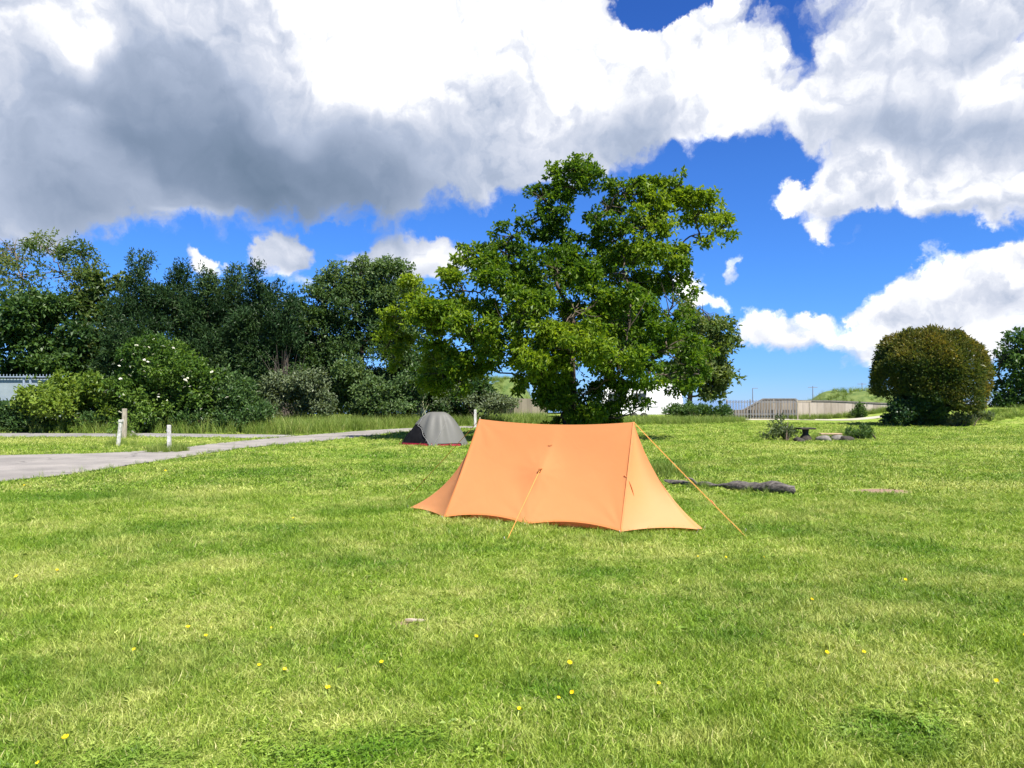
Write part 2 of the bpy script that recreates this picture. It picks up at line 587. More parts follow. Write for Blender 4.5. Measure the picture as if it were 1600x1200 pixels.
M_petal = solid('buttercup_petal', (0.72, 0.50, 0.008), (0.80, 0.60, 0.012), 30, 0.7, spec=0.1)

# places on the ground -------------------------------------------------------------
ROAD = [(-10.4, 12.6), (-9.8, 14.1), (-9.3, 15.3), (-9.1, 17.6), (-8.96, 20.1), (-8.8, 24.3), (-8.1, 26.6), (-7.0, 29.9), (-5.6, 36.0), (-3.5, 40.0), (1.0, 44.0),
        (0.6, 46.3), (-3.0, 44.2), (-5.7, 41.0), (-8.0, 37.0), (-9.4, 33.0), (-10.3, 29.8), (-10.6, 27.8), (-10.7, 24.9), (-11.1, 22.8), (-12.2, 21.5), (-14.5, 20.9), (-22, 20.4), (-45, 20.0),
        (-45, 11.0), (-14.0, 11.0)]
GRAVEL = [(-45, 31.2), (-14, 31.4), (-11.2, 31.0), (-10.0, 31.6), (-9.6, 33.4), (-12, 34.6), (-18, 34.9), (-45, 35.2)]
TRACK = [tuple(gp(1150, 656.6)[:2]), tuple(gp(1250, 656.8)[:2]), tuple(gp(1300, 657.4)[:2]), tuple(gp(1385, 657.6)[:2]), tuple(gp(1385, 656.4)[:2]), tuple(gp(1250, 655.2)[:2]), tuple(gp(1150, 655.0)[:2])]
SOIL = gp(1376, 766)
SOIL2 = gp(632, 977)


def lawn_layers(t, pos):
    """patchiness of the mown lawn by place: returns (dry 0..1, lush 0..1, mottling)"""
    flat = t.vec('MULTIPLY', pos, (1, 1, 0))
    n1 = t.noise(flat, 0.7, 5, 0.65)
    n2 = t.noise(flat, 2.6, 5, 0.7)
    n3 = t.noise(t.vec('ADD', flat, (31, 7, 0)), 0.5, 5, 0.62)
    dry = t.math('ADD', t.math('MULTIPLY', n1, 0.75), t.math('MULTIPLY', n2, 0.5))
    dry = t.smooth(dry, 0.55, 0.80)
    lush = t.smooth(n3, 0.46, 0.62)
    return dry, lush, n2, flat


DRY = [(330, 890, 0.9, 0.5), (200, 850, 0.6, .6), (325, 772, 1.6, 1.6), (60, 900, 0.8, 0.9), (1370, 960, 0.9, 0.5), (1480, 1050, 0.6, 0.35), (520, 1120, 0.35, 0.12), (1080, 1150, 0.5, 0.22), (460, 1090, .3, .2),
       (700, 930, 0.7, 0.35), (1050, 870, 0.8, 0.4), (1500, 760, 2.5, 1.6), (1250, 700, 4, 3), (60, 690, 9, 4.2), (-150, 690, 9, 5), (310, 692, 3.0, 2.0), (620, 700, 1.2, 1.5), (1560, 700, 4, 3)]
LUSH_AND_DARK = [(560, 1170, 0.75, 0.32), (200, 1190, .45, .25), (1400, 1140, 0.55, 0.35), (560, 890, 0.9, 0.45), (250, 830, 1.3, 0.9), (430, 830, 1.3, .7), (120, 780, 2.2, 1.5), (420, 740, 2.5, 2.0), (930, 900, 0.8, 0.4), (900, 1000, .5, .3), (1130, 1000, 0.7, .4),
        (1200, 830, 1.2, .8), (1420, 860, 1.0, .7), (850, 1080, .6, .3), (1540, 900, .8, .5), (640, 735, 1.8, 1.8), (700, 762, 1.2, .9), (590, 712, 2.2, 2.0), (1040, 722, 1.0, 1.6), (760, 860, 1.0, .3)]  # those just left of the orange tent make a band of darker green ground


def patch_sum(t, flat, lst):
    r = None
    for px, py, rx, ry in lst:
        g = gp(px, py)
        v = t.blob(flat, g[0], g[1], rx, ry, 0, 1.0, 0.1)
        r = v if r is None else t.math('MAXIMUM', r, v)
    return r


def grass_color(t, pos, rnd, dryk=1.0):
    dry, lush, mott, flat = lawn_layers(t, pos)
    w = t.vec('ADD', flat, t.vec('SCALE', t.vec('SUBTRACT', t.noise(flat, 1.3, 3, 0.6, out='Color'), (0.5, 0.5, 0.5)), 0.9))
    w = t.vec('MULTIPLY', w, (1, 1, 0))
    dry = t.math('MAXIMUM', dry, t.math('MULTIPLY', patch_sum(t, w, DRY), 0.95))
    lp = patch_sum(t, w, LUSH_AND_DARK)
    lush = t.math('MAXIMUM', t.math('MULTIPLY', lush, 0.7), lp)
    dry = t.math('MULTIPLY', dry, t.math('SUBTRACT', 1.0, t.math('MULTIPLY', lp, 0.85)))
    base = t.ramp(rnd, [(0.0, (0.034, 0.078, 0.006)), (0.35, (0.124, 0.214, 0.014)), (0.7, (0.254, 0.355, 0.040)), (1.0, (0.54, 0.60, 0.18))])
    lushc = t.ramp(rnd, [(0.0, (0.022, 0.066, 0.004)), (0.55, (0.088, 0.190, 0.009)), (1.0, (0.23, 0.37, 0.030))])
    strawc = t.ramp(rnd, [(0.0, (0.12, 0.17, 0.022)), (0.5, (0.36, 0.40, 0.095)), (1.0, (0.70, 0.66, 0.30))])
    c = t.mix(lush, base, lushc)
    return t.mix(t.math('MULTIPLY', dry, 0.78 * dryk), c, strawc), dry, lush, flat


def make_lawn_mat():
    m, t, o = new_mat('lawn_ground')
    g = t.add('ShaderNodeNewGeometry')
    pos = g.outputs['Position']
    n = t.noise(t.vec('MULTIPLY', pos, (1, 1, 0)), 26, 5, 0.75)
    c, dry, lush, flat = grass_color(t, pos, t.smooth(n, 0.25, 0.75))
    # near the eye the sheet is thatch seen between blades, farther off it carries the look of the sward
    s3 = t.add('ShaderNodeSeparateXYZ')
    t.l.new(pos, s3.inputs[0])
    thatch = t.ramp(n, [(0.25, (0.035, 0.04, 0.012)), (0.6, (0.10, 0.105, 0.035)), (0.85, (0.20, 0.175, 0.085))])
    c = t.mix(0.25, c, thatch)
    # bare earth
    w = t.vec('ADD', flat, t.vec('SCALE', t.vec('SUBTRACT', t.noise(flat, 3.0, 3, 0.6, out='Color'), (0.5, 0.5, 0.5)), 0.35))
    w = t.vec('MULTIPLY', w, (1, 1, 0))
    bare = t.blob(w, SOIL[0], SOIL[1], 0.62, 0.50, 8, 1.0, 0.55)
    bare2 = t.blob(w, SOIL2[0], SOIL2[1], 0.16, 0.10, 0, 0.9, 0.4)
    soil = t.ramp(t.noise(pos, 18, 5, 0.7), [(0.3, (0.17, 0.115, 0.075)), (0.7, (0.33, 0.235, 0.165))])
    c = t.mix(t.math('MAXIMUM', bare, bare2), c, soil)
    pb = t.add('ShaderNodeBsdfPrincipled')
    t.l.new(c, pb.inputs['Base Color'])
    pb.inputs['Roughness'].default_value = 0.95
    pb.inputs['Specular IOR Level'].default_value = 0.1
    bn = t.add('ShaderNodeBump')
    bn.inputs['Strength'].default_value = 0.7
    bn.inputs['Distance'].default_value = 0.05
    t.l.new(n, bn.inputs['Height'])
    t.l.new(bn.outputs[0], pb.inputs['Normal'])
    t.l.new(pb.outputs[0], o.inputs[0])
    return m


def make_blade_mat(name, long=False):
    m, t, o = new_mat(name)
    g = t.add('ShaderNodeNewGeometry')
    at = t.add('ShaderNodeAttribute', attribute_name='rnd')
    ins = t.add('ShaderNodeAttribute', attribute_name='tint', attribute_type='INSTANCER')
    r = t.math('ADD', t.math('MULTIPLY', at.outputs['Fac'], 0.7), t.math('MULTIPLY', ins.outputs['Fac'], 0.3))
    if long:
        c = t.ramp(r, [(0.0, (0.060, 0.115, 0.014)), (0.5, (0.135, 0.205, 0.030)), (0.85, (0.24, 0.29, 0.070)), (1.0, (0.44, 0.40, 0.18))])
    else:
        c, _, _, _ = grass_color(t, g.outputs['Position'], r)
        # each lawn has some dead straw blades among the green
        straw = t.math('GREATER_THAN', at.outputs['Fac'], 0.93)
        c = t.mix(t.math('MULTIPLY', straw, 0.7), c, (0.42, 0.37, 0.18))
    pb = t.add('ShaderNodeBsdfPrincipled')
    t.l.new(c, pb.inputs['Base Color'])
    pb.inputs['Roughness'].default_value = 0.5
    pb.inputs['Specular IOR Level'].default_value = 0.25
    tr = t.add('ShaderNodeBsdfTranslucent')
    t.l.new(t.mix(1.0, c, (1.5, 1.5, 0.7), 'MULTIPLY'), tr.inputs[0])
    mx = t.add('ShaderNodeMixShader')
    mx.inputs[0].default_value = 0.28
    t.l.new(pb.outputs[0], mx.inputs[1])
    t.l.new(tr.outputs[0], mx.inputs[2])
    t.l.new(mx.outputs[0], o.inputs[0])
    return m


def gravel_mat(name, a, b, c3):
    m, t, o = new_mat(name)
    tc3 = t.add('ShaderNodeTexCoord')
    v = tc3.outputs['Object']
    n1 = t.noise(v, 60, 3, 0.7)
    n2 = t.noise(v, 0.9, 5, 0.65)
    f = t.math('ADD', t.math('MULTIPLY', n1, 0.5), t.math('MULTIPLY', n2, 0.6))
    c = t.ramp(f, [(0.3, a), (0.55, b), (0.8, c3)])
    vo = t.add('ShaderNodeTexVoronoi', feature='DISTANCE_TO_EDGE')
    t.put(vo.inputs['Vector'], t.vec('ADD', v, t.vec('SCALE', t.noise(v, 1.4, 4, 0.6, out='Color'), 1.1)))
    vo.inputs['Scale'].default_value = 0.42
    crack = t.math('MULTIPLY', t.smooth(vo.outputs['Distance'], 0.0, 0.022, 1.0, 0.0), t.smooth(t.noise(v, 0.5, 2, 0.5), 0.42, 0.6))
    c = t.mix(t.math('MULTIPLY', crack, 0.7), c, (0.05, 0.048, 0.04))
    worn = t.smooth(t.noise(t.vec('ADD', v, (9, 4, 0)), 0.35, 4, 0.6), 0.50, 0.66)
    c = t.mix(t.math('MULTIPLY', worn, 0.45), c, tuple(q * 0.62 for q in b))
    pb = t.add('ShaderNodeBsdfPrincipled')
    t.l.new(c, pb.inputs['Base Color'])
    pb.inputs['Roughness'].default_value = 0.92
    bn = t.add('ShaderNodeBump')
    bn.inputs['Strength'].default_value = 0.5
    bn.inputs['Distance'].default_value = 0.01
    t.l.new(n1, bn.inputs['Height'])
    t.l.new(bn.outputs[0], pb.inputs['Normal'])
    t.l.new(pb.outputs[0], o.inputs[0])
    return m


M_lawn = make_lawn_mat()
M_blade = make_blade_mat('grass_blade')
M_long = make_blade_mat('long_grass_blade', True)
M_road = gravel_mat('worn_tarmac', (0.105, 0.098, 0.088), (0.20, 0.186, 0.166), (0.31, 0.285, 0.25))
M_grav = gravel_mat('grey_gravel', (0.11, 0.105, 0.10), (0.19, 0.18, 0.17), (0.30, 0.285, 0.27))
M_track = gravel_mat('pale_track', (0.26, 0.24, 0.18), (0.34, 0.32, 0.25), (0.42, 0.40, 0.33))

# ------------------------------------------------------------------ ground, road, tracks, sea, hills
def grid_lines(a, dens_pts):
    r = [a]
    for step, end in dens_pts:
        while r[-1] < end - 1e-6:
            r.append(min(end, r[-1] + step))
    return np.array(r)


gx = grid_lines(-2500, [(400, -300), (40, -60), (4, -16), (0.8, 16), (2, 60), (40, 300), (400, 2500)])
gy = grid_lines(-300, [(60, -20), (4, 0), (0.8, 30), (2, 66), (14, 150), (100, 500), (500, 3500)])
GX, GY = np.meshgrid(gx, gy)
V = np.stack([GX.ravel(), GY.ravel(), H(GX.ravel(), GY.ravel())], 1)
nx, ny = len(gx), len(gy)
ii = (np.arange(ny - 1)[:, None] * nx + np.arange(nx - 1)[None, :]).ravel()
tag(mk('ground', V, np.stack([ii, ii + 1, ii + 1 + nx, ii + nx], 1), M_lawn, smooth=True), kind='structure')


def sheet(name, poly, mat, lift, jitter=0.1, step=0.5):
    """flat sheet following the ground, with a ragged edge"""
    pts = []
    n = len(poly)
    r = random.Random(len(name) * 7 + n)
    for i in range(n):
        a = np.array(poly[i])
        b = np.array(poly[(i + 1) % n])
        m = max(1, int(np.linalg.norm(b - a) / step))
        nrm = np.array([-(b - a)[1], (b - a)[0]]) / (np.linalg.norm(b - a) + 1e-9)
        for q in range(m):
            pts.append(a + (b - a) * q / m + nrm * (r.random() - 0.5) * 2 * jitter)
    bm = bmesh.new()
    vs = [bm.verts.new((p[0], p[1], 0)) for p in pts]
    f = bm.faces.new(vs)
    bmesh.ops.triangulate(bm, faces=[f])
    if f.is_valid and f.normal.z < 0:
        pass
    bm.normal_update()
    for v in bm.verts:
        v.co.z = float(H(v.co.x, v.co.y)) + lift
    if sum(fc.normal.z for fc in bm.faces) < 0:
        bmesh.ops.reverse_faces(bm, faces=bm.faces[:])
    me = bpy.data.meshes.new(name)
    bm.to_mesh(me)
    bm.free()
    me.materials.append(mat)
    o = bpy.data.objects.new(name, me)
    COL.objects.link(o)
    return tag(o, kind='structure')


sheet('road', ROAD, M_road, 0.030, 0.10)
sheet('gravel_strip', GRAVEL, M_grav, 0.022, 0.14)
sheet('track', TRACK, M_track, 0.022, 0.05)
msea, tsea, osea = new_mat('sea_water')
pbs = tsea.add('ShaderNodeBsdfPrincipled')
pbs.inputs['Base Color'].default_value = (0.10, 0.16, 0.22, 1)
pbs.inputs['Roughness'].default_value = 0.25
tsea.l.new(pbs.outputs[0], osea.inputs[0])
sheet('water', [(-900, 84), (1200, 84), (2400, 3300), (-2400, 3300)], msea, 0.06, 0.5, 40)


def hill(name, cx, cy, rx, ry, hgt, seed, mat):
    n = 40
    u = np.linspace(-1, 1, n)
    U, Vv = np.meshgrid(u, u)
    x = cx + U * rx
    y = cy + Vv * ry
    d = np.sqrt(U ** 2 + Vv ** 2)
    z = hgt * (1 - sst(d, 0.25, 1.0)) - 0.05
    P = np.stack([x.ravel(), y.ravel(), 0 * x.ravel()], 1)
    z = z.ravel() * (1 + 0.16 * snoise(P, seed, 0.9)) + 0.05 * snoise(P, seed + 1, 3)
    z = np.where(d.ravel() > 0.97, -0.1, z)
    P[:, 2] = z
    i2 = (np.arange(n - 1)[:, None] * n + np.arange(n - 1)[None, :]).ravel()
    return tag(mk(name, P, np.stack([i2, i2 + 1, i2 + 1 + n, i2 + n], 1), mat, smooth=True), kind='structure')


M_hill = solid('rough_hill_grass', (0.045, 0.085, 0.018), (0.13, 0.165, 0.045), 1.6, 0.95, 0.8)
hc = wp(1345, 612, 72)
hill('hill', hc[0], 72, 8.0, 6, 2.45, 3, M_hill)
hl = wp(785, 600, 76)
hill('hill', hl[0], 76, 4.6, 5, 3.7, 5, M_hill)

# ------------------------------------------------------------------ grass (stuff)
tuft_col = bpy.data.collections.new('grass_tufts')      # library of tufts, not part of the scene


def blade_tuft(name, n, rad, h0, h1, w, lean, seed, mat, rlo=0.0, rhi=1.0, segs=2):
    r = np.random.default_rng(seed)
    V, Q3, Q4, A = [], [], [], []
    o = 0
    for i in range(n):
        a = r.random() * 6.283
        q = rad * math.sqrt(r.random())
        b = np.array([q * math.cos(a), q * math.sin(a), -0.004])
        la = r.random() * 6.283
        d = np.array([math.cos(la), math.sin(la), 0])
        hh = h0 + (h1 - h0) * r.random() ** 1.3
        ln = lean * (0.3 + r.random())
        fa = r.random() * 6.283
        s = np.array([math.cos(fa), math.sin(fa), 0]) * w * (0.6 + 0.8 * r.random()) * 0.5
        rv = rlo + (rhi - rlo) * r.random()
        for k3 in range(segs):
            t = k3 / segs
            c = b + np.array([0, 0, hh * t * (1 - 0.25 * ln * t)]) + d * hh * ln * t * t
            ww = 1 - 0.45 * t
            V += [c - s * ww, c + s * ww]
        V.append(b + np.array([0, 0, hh * (1 - 0.25 * ln)]) + d * hh * ln)
        for k3 in range(segs - 1):
            Q4.append((o + 2 * k3, o + 2 * k3 + 1, o + 2 * k3 + 3, o + 2 * k3 + 2))
        e = o + 2 * (segs - 1)
        Q3.append((e, e + 1, e + 2))
        A += [rv] * (2 * segs + 1)
        o += 2 * segs + 1
    ob = mk(name, np.array(V), [np.array(Q4), np.array(Q3)] if Q4 else [np.array(Q3)], mat, attrs={'rnd': A})
    COL.objects.unlink(ob)
    return ob


def clover_tuft(name, seed, mat):
    r = np.random.default_rng(seed)
    P, A, Nn, L, Wd, T = [], [], [], [], [], []
    for i in range(22):
        a = r.random() * 6.283
        q = 0.08 * math.sqrt(r.random())
        c = np.array([q * math.cos(a), q * math.sin(a), 0.015 + 0.025 * r.random()])
        ph = r.random() * 6.28
        tint = r.random()
        for k3 in range(3):
            an = ph + k3 * 2.094
            P.append(c)
            A.append((math.cos(an), math.sin(an), 0.25))
            Nn.append((0.2 * r.normal(), 0.2 * r.normal(), 1))
            L.append(0.010 + 0.006 * r.random())
            Wd.append(0.011)
            T.append(0.3 + 0.5 * tint)
    V, Tt, tt = leaf_arrays(np.array(P), np.array(A, float), np.array(Nn, float), L, Wd, np.array(T))
    ob = mk(name, V, Tt, mat, attrs={'rnd': tt})
    COL.objects.unlink(ob)
    return ob


def scatter_object(name, pts, rot, scl, var, tint, col):
    me = bpy.data.meshes.new(name)
    me.vertices.add(len(pts))
    me.vertices.foreach_set('co', np.asarray(pts, np.float32).ravel())
    for an, ty, v in (('rot', 'FLOAT_VECTOR', rot), ('scl', 'FLOAT_VECTOR', scl)):
        a = me.attributes.new(an, ty, 'POINT')
        a.data.foreach_set('vector', np.asarray(v, np.float32).ravel())
    a = me.attributes.new('var', 'INT', 'POINT')
    a.data.foreach_set('value', np.asarray(var, np.int32))
    a = me.attributes.new('tint', 'FLOAT', 'POINT')
    a.data.foreach_set('value', np.asarray(tint, np.float32))
    o = bpy.data.objects.new(name, me)
    COL.objects.link(o)
    ng = bpy.data.node_groups.new(name + '_scatter', 'GeometryNodeTree')
    ng.interface.new_socket('Geometry', in_out='INPUT', socket_type='NodeSocketGeometry')
    ng.interface.new_socket('Geometry', in_out='OUTPUT', socket_type='NodeSocketGeometry')
    gi = ng.nodes.new('NodeGroupInput')
    go = ng.nodes.new('NodeGroupOutput')
    ci = ng.nodes.new('GeometryNodeCollectionInfo')
    ci.inputs['Collection'].default_value = col
    ci.inputs['Separate Children'].default_value = True
    ci.inputs['Reset Children'].default_value = True
    ip = ng.nodes.new('GeometryNodeInstanceOnPoints')
    ip.inputs['Pick Instance'].default_value = True

    def na(nm, dt):
        q = ng.nodes.new('GeometryNodeInputNamedAttribute')
        q.data_type = dt
        q.inputs['Name'].default_value = nm
        return q.outputs['Attribute']
    e2r = ng.nodes.new('FunctionNodeEulerToRotation')
    ng.links.new(na('rot', 'FLOAT_VECTOR'), e2r.inputs[0])
    ng.links.new(gi.outputs[0], ip.inputs['Points'])
    ng.links.new(ci.outputs[0], ip.inputs['Instance'])
    ng.links.new(na('var', 'INT'), ip.inputs['Instance Index'])
    ng.links.new(e2r.outputs[0], ip.inputs['Rotation'])
    ng.links.new(na('scl', 'FLOAT_VECTOR'), ip.inputs['Scale'])
    ng.links.new(ip.outputs[0], go.inputs[0])
    md = o.modifiers.new('scatter', 'NODES')
    md.node_group = ng
    return tag(o, kind='stuff')


# collection children are picked in name order
for i in range(6):
    tuft_col.objects.link(blade_tuft('a%d_sward' % i, 38, 0.085, 0.022, 0.070, 0.0050, 0.9, 100 + i, M_blade))
for i in range(2):
    tuft_col.objects.link(blade_tuft('b%d_taller' % i, 30, 0.06, 0.04, 0.095, 0.0042, 0.7, 120 + i, M_blade, 0.1, 1.0, 3))
for i in range(2):
    tuft_col.objects.link(clover_tuft('c%d_clover' % i, 130 + i, M_blade))
def rosette(name, seed, mat):
    r = np.random.default_rng(seed)
    n = 9
    an = np.arange(n) * 0.698 + r.normal(size=n) * 0.2
    A = np.stack([np.cos(an), np.sin(an), 0.25 + 0.25 * r.random(n)], 1)
    V, Tt, tt = leaf_arrays(np.tile([0, 0, 0.012], (n, 1)), A, np.tile([0, 0, 1.0], (n, 1)), 0.045 + 0.035 * r.random(n), 0.017 + 0.008 * r.random(n), 0.15 + 0.4 * r.random(n), droop=0.3)
    ob = mk(name, V, Tt, mat, attrs={'rnd': tt})
    COL.objects.unlink(ob)
    return ob


for i in range(2):
    tuft_col.objects.link(rosette('e%d_rosette' % i, 150 + i, M_blade))
for i in range(3):
    tuft_col.objects.link(blade_tuft('d%d_far' % i, 30, 0.15, 0.03, 0.075, 0.013, 0.9, 140 + i, M_blade))


def lawn_points(n, y0, y1, spread=0.86, pad=2.4):
    n = int(n * 1.22)
    y = y0 + (y1 - y0) * rng.random(n * 2)
    keep = rng.random(n * 2) < (y * spread + pad) / (y1 * spread + pad)
    y = y[keep][:n]
    x = (rng.random(len(y)) * 2 - 1) * (y * spread + pad)
    return x, y


def on_hard(x, y):
    return inside(ROAD, x, y) | inside(GRAVEL, x, y) | inside(TRACK, x, y)


def tent_clear(x, y):
    # inside the orange and the grey tents no lawn is needed
    a = (x + 1.45) * 0.908 + (y - 10.7) * -0.418
    s = (x + 1.45) * -0.418 + (y - 10.7) * -0.908
    return (a > 0.9) & (a < 3.3) & (np.abs(s) < 0.5)


X, Y, Vr, Sc = [], [], [], []
for n, y0, y1, lo, hi, kind in ((15000, 2.2, 4.6, 0.75, 1.1, 0), (18000, 4.6, 7.5, 0.85, 1.25, 0), (20000, 7.5, 12.5, 1.0, 1.5, 0),
                                (17000, 12.5, 20, 0.85, 1.3, 3), (14000, 20, 34, 1.0, 1.7, 3), (9000, 34, 52, 1.2, 2.2, 3)):
    x, y = lawn_points(n, y0, y1)
    m = len(x)
    if kind == 0:
        v = rng.integers(0, 6, m)
        cl = snoise(np.stack([x, y, 0 * x], 1), 77, 3.2)
        v = np.where(rng.random(m) < np.where(cl > 0.55, 0.55, 0.05), rng.integers(6, 8, m), v)
    else:
        v = rng.integers(10, 13, m)
    X.append(x)
    Y.append(y)
    Vr.append(v)
    Sc.append(lo + (hi - lo) * rng.random(m))
X, Y, Vr, Sc = map(np.concatenate, (X, Y, Vr, Sc))
P2 = np.stack([X, Y, 0 * X], 1)
pn = snoise(P2, 50, 2.4) * 0.5 + snoise(P2, 51, 6.0) * 0.5
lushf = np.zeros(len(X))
for px, py, rx, ry in LUSH_AND_DARK[:3]:
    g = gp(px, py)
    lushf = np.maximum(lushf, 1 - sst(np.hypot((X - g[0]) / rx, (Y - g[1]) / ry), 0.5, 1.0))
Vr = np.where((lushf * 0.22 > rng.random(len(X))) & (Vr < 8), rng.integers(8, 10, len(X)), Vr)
Vr = np.where((rng.random(len(X)) < 0.012) & (Y < 13), rng.integers(13, 15, len(X)), Vr)
hole = (np.hypot((X - SOIL[0]) / 0.62, (Y - SOIL[1]) / 0.5) < 0.95) | ((np.hypot((X - SOIL2[0]) / 0.15, (Y - SOIL2[1]) / 0.1) < 1) & (rng.random(len(X)) < 0.8))
hole |= tent_clear(X, Y)
ok = ~on_hard(X, Y) & ~hole & (pn > -1.35)
X, Y, Vr, Sc, pn, lushf = X[ok], Y[ok], Vr[ok], Sc[ok], pn[ok], lushf[ok]
Z = H(X, Y)
zs = Sc * np.clip(0.85 + 0.32 * pn, 0.4, 1.5)
zs = np.where(lushf > 0.4, zs * 0.8, zs)
rot = np.stack([0.18 * rng.normal(size=len(X)), 0.18 * rng.normal(size=len(X)), rng.random(len(X)) * 6.283], 1)
o = scatter_object('mown_grass', np.stack([X, Y, Z], 1), rot, np.stack([Sc, Sc, zs], 1), Vr, rng.random(len(X)), tuft_col)
tag(o, 'short mown lawn grass with dry and lush patches around the tents', 'grass')

# long grass of the verges
long_col = bpy.data.collections.new('long_grass_tufts')
for i in range(4):
    long_col.objects.link(blade_tuft('a%d_long' % i, 46, 0.22, 0.30, 0.78, 0.016, 0.45, 200 + i, M_long, 0, 1, 3))
for i in range(2):
    long_col.objects.link(blade_tuft('b%d_seeding' % i, 22, 0.2, 0.5, 0.95, 0.010, 0.35, 210 + i, M_long, 0.5, 1.0, 3))


def poly_points(poly, n):
    poly = [tuple(q[:2]) for q in poly]
    xs = [q[0] for q in poly]
    ys = [q[1] for q in poly]
    x = min(xs) + (max(xs) - min(xs)) * rng.random(n * 3)
    y = min(ys) + (max(ys) - min(ys)) * rng.random(n * 3)
    k4 = inside(poly, x, y)
    return x[k4][:n], y[k4][:n]


VERGE = [
    ([(-9.9, 33.2), (-8.3, 37.2), (-6.0, 41.2), (-3.2, 44.6), (0.5, 46.8), (3.2, 48.5), (2, 54), (-8, 50), (-14, 44), (-14, 37), (-11, 34.8)], 2600, 0.8, 1.25),
    ([(-45, 35.4), (-18, 35.1), (-12, 34.9), (-10, 34), (-10, 38), (-20, 40), (-45, 40)], 1600, 0.7, 1.2),
    ([(1, 47), (8, 46.5), (12.5, 48.5), (17, 53), (16.5, 56), (10, 55), (2, 53)], 1100, 0.5, 0.95),
    ([(22.5, 61.4), (38, 61.4), (38, 62.6), (22.5, 62.6)], 420, 0.5, 0.9),
    ([(25, 44.2), (33, 46.5), (44, 48), (44, 52), (30, 50), (25, 47)], 500, 0.4, 0.75),
]
X, Y, Sc = [], [], []
for poly, n, lo, hi in VERGE:
    x, y = poly_points(poly, n)
    X.append(x)
    Y.append(y)
    Sc.append(lo + (hi - lo) * rng.random(len(x)))
# grass left standing round posts, the log, stones and the trunk
for px, py, r0, n, lo, hi in ((263, 707, 0.55, 55, 0.35, 0.55), (190, 697, 0.5, 30, 0.3, 0.5), (195, 686, 0.4, 20, 0.35, 0.6), (215, 702, 0.5, 16, 0.2, 0.3),
                              (150, 702, 0.4, 14, 0.2, 0.3), (1290, 687, 1.0, 40, 0.25, 0.5), (1335, 684, 0.7, 30, 0.4, 0.8), (1190, 768, 0.35, 16, 0.15, 0.25), (1100, 760, 0.5, 20, 0.2, 0.3),
                              (1060, 748, 0.35, 12, 0.2, 0.35), (1038, 742, 0.45, 34, 0.3, 0.6), (660, 699, 1.1, 10, 0.12, 0.2), (1255, 656, 1.0, 30, 0.5, 0.8), (744, 668, 0.4, 14, 0.4, 0.6)):
    g = gp(px, py)
    a = rng.random(n) * 6.283
    q = r0 * np.sqrt(rng.random(n))
    X.append(g[0] + q * np.cos(a))
    Y.append(g[1] + q * np.sin(a))
    Sc.append(lo + (hi - lo) * rng.random(n))
# blades creeping over the edges of the tarmac
for i in range(len(ROAD)):
    a, b = np.array(ROAD[i]), np.array(ROAD[(i + 1) % len(ROAD)])
    n = int(np.linalg.norm(b - a) * 5) if max(a[0], b[0]) > -30 else 0
    if n:
        q = rng.random((n, 1))
        e = a + (b - a) * q + rng.normal(size=(n, 2)) * 0.12
        X.append(e[:, 0])
        Y.append(e[:, 1])
        Sc.append(0.10 + 0.16 * rng.random(n))
X, Y, Sc = map(np.concatenate, (X, Y, Sc))
ok = ~inside(ROAD, X, Y) | (Sc < 0.27) | (np.hypot(X - gp(263, 707)[0], Y - gp(263, 707)[1]) < 0.6)
X, Y, Sc = X[ok], Y[ok], Sc[ok]
v = np.where(rng.random(len(X)) < 0.2, rng.integers(4, 6, len(X)), rng.integers(0, 4, len(X)))
rot = np.stack([0.08 * rng.normal(size=len(X)), 0.08 * rng.normal(size=len(X)), rng.random(len(X)) * 6.283], 1)
o = scatter_object('long_grass', np.stack([X, Y, H(X, Y)], 1), rot, np.stack([Sc, Sc, Sc], 1), v, rng.random(len(X)), long_col)
tag(o, 'tall uncut grass along the road edge and verges', 'grass')

# rough growth on the hills
hp = []
for cx, cy, rx, ry, hg, seed in ((hc[0], 72, 8.0, 6, 2.45, 3), (hl[0], 76, 4.6, 5, 3.7, 5)):
    a = rng.random(420) * 6.283
    q = np.sqrt(rng.random(420)) * 0.9
    x = cx + q * np.cos(a) * rx
    y = cy + q * np.sin(a) * ry
    z = hg * (1 - sst(q, 0.25, 1.0)) - 0.1
    hp.append(np.stack([x, y, z], 1))
hp = np.concatenate(hp)
m = len(hp)
sc = 0.5 + 0.5 * rng.random(m)
o = scatter_object('hill_grass', hp, np.stack([0 * sc, 0 * sc, rng.random(m) * 6.28], 1), np.stack([sc * 1.3, sc * 1.3, sc], 1), rng.integers(0, 6, m), rng.random(m), long_col)
tag(o, 'rough grass covering the old earth mounds', 'grass')

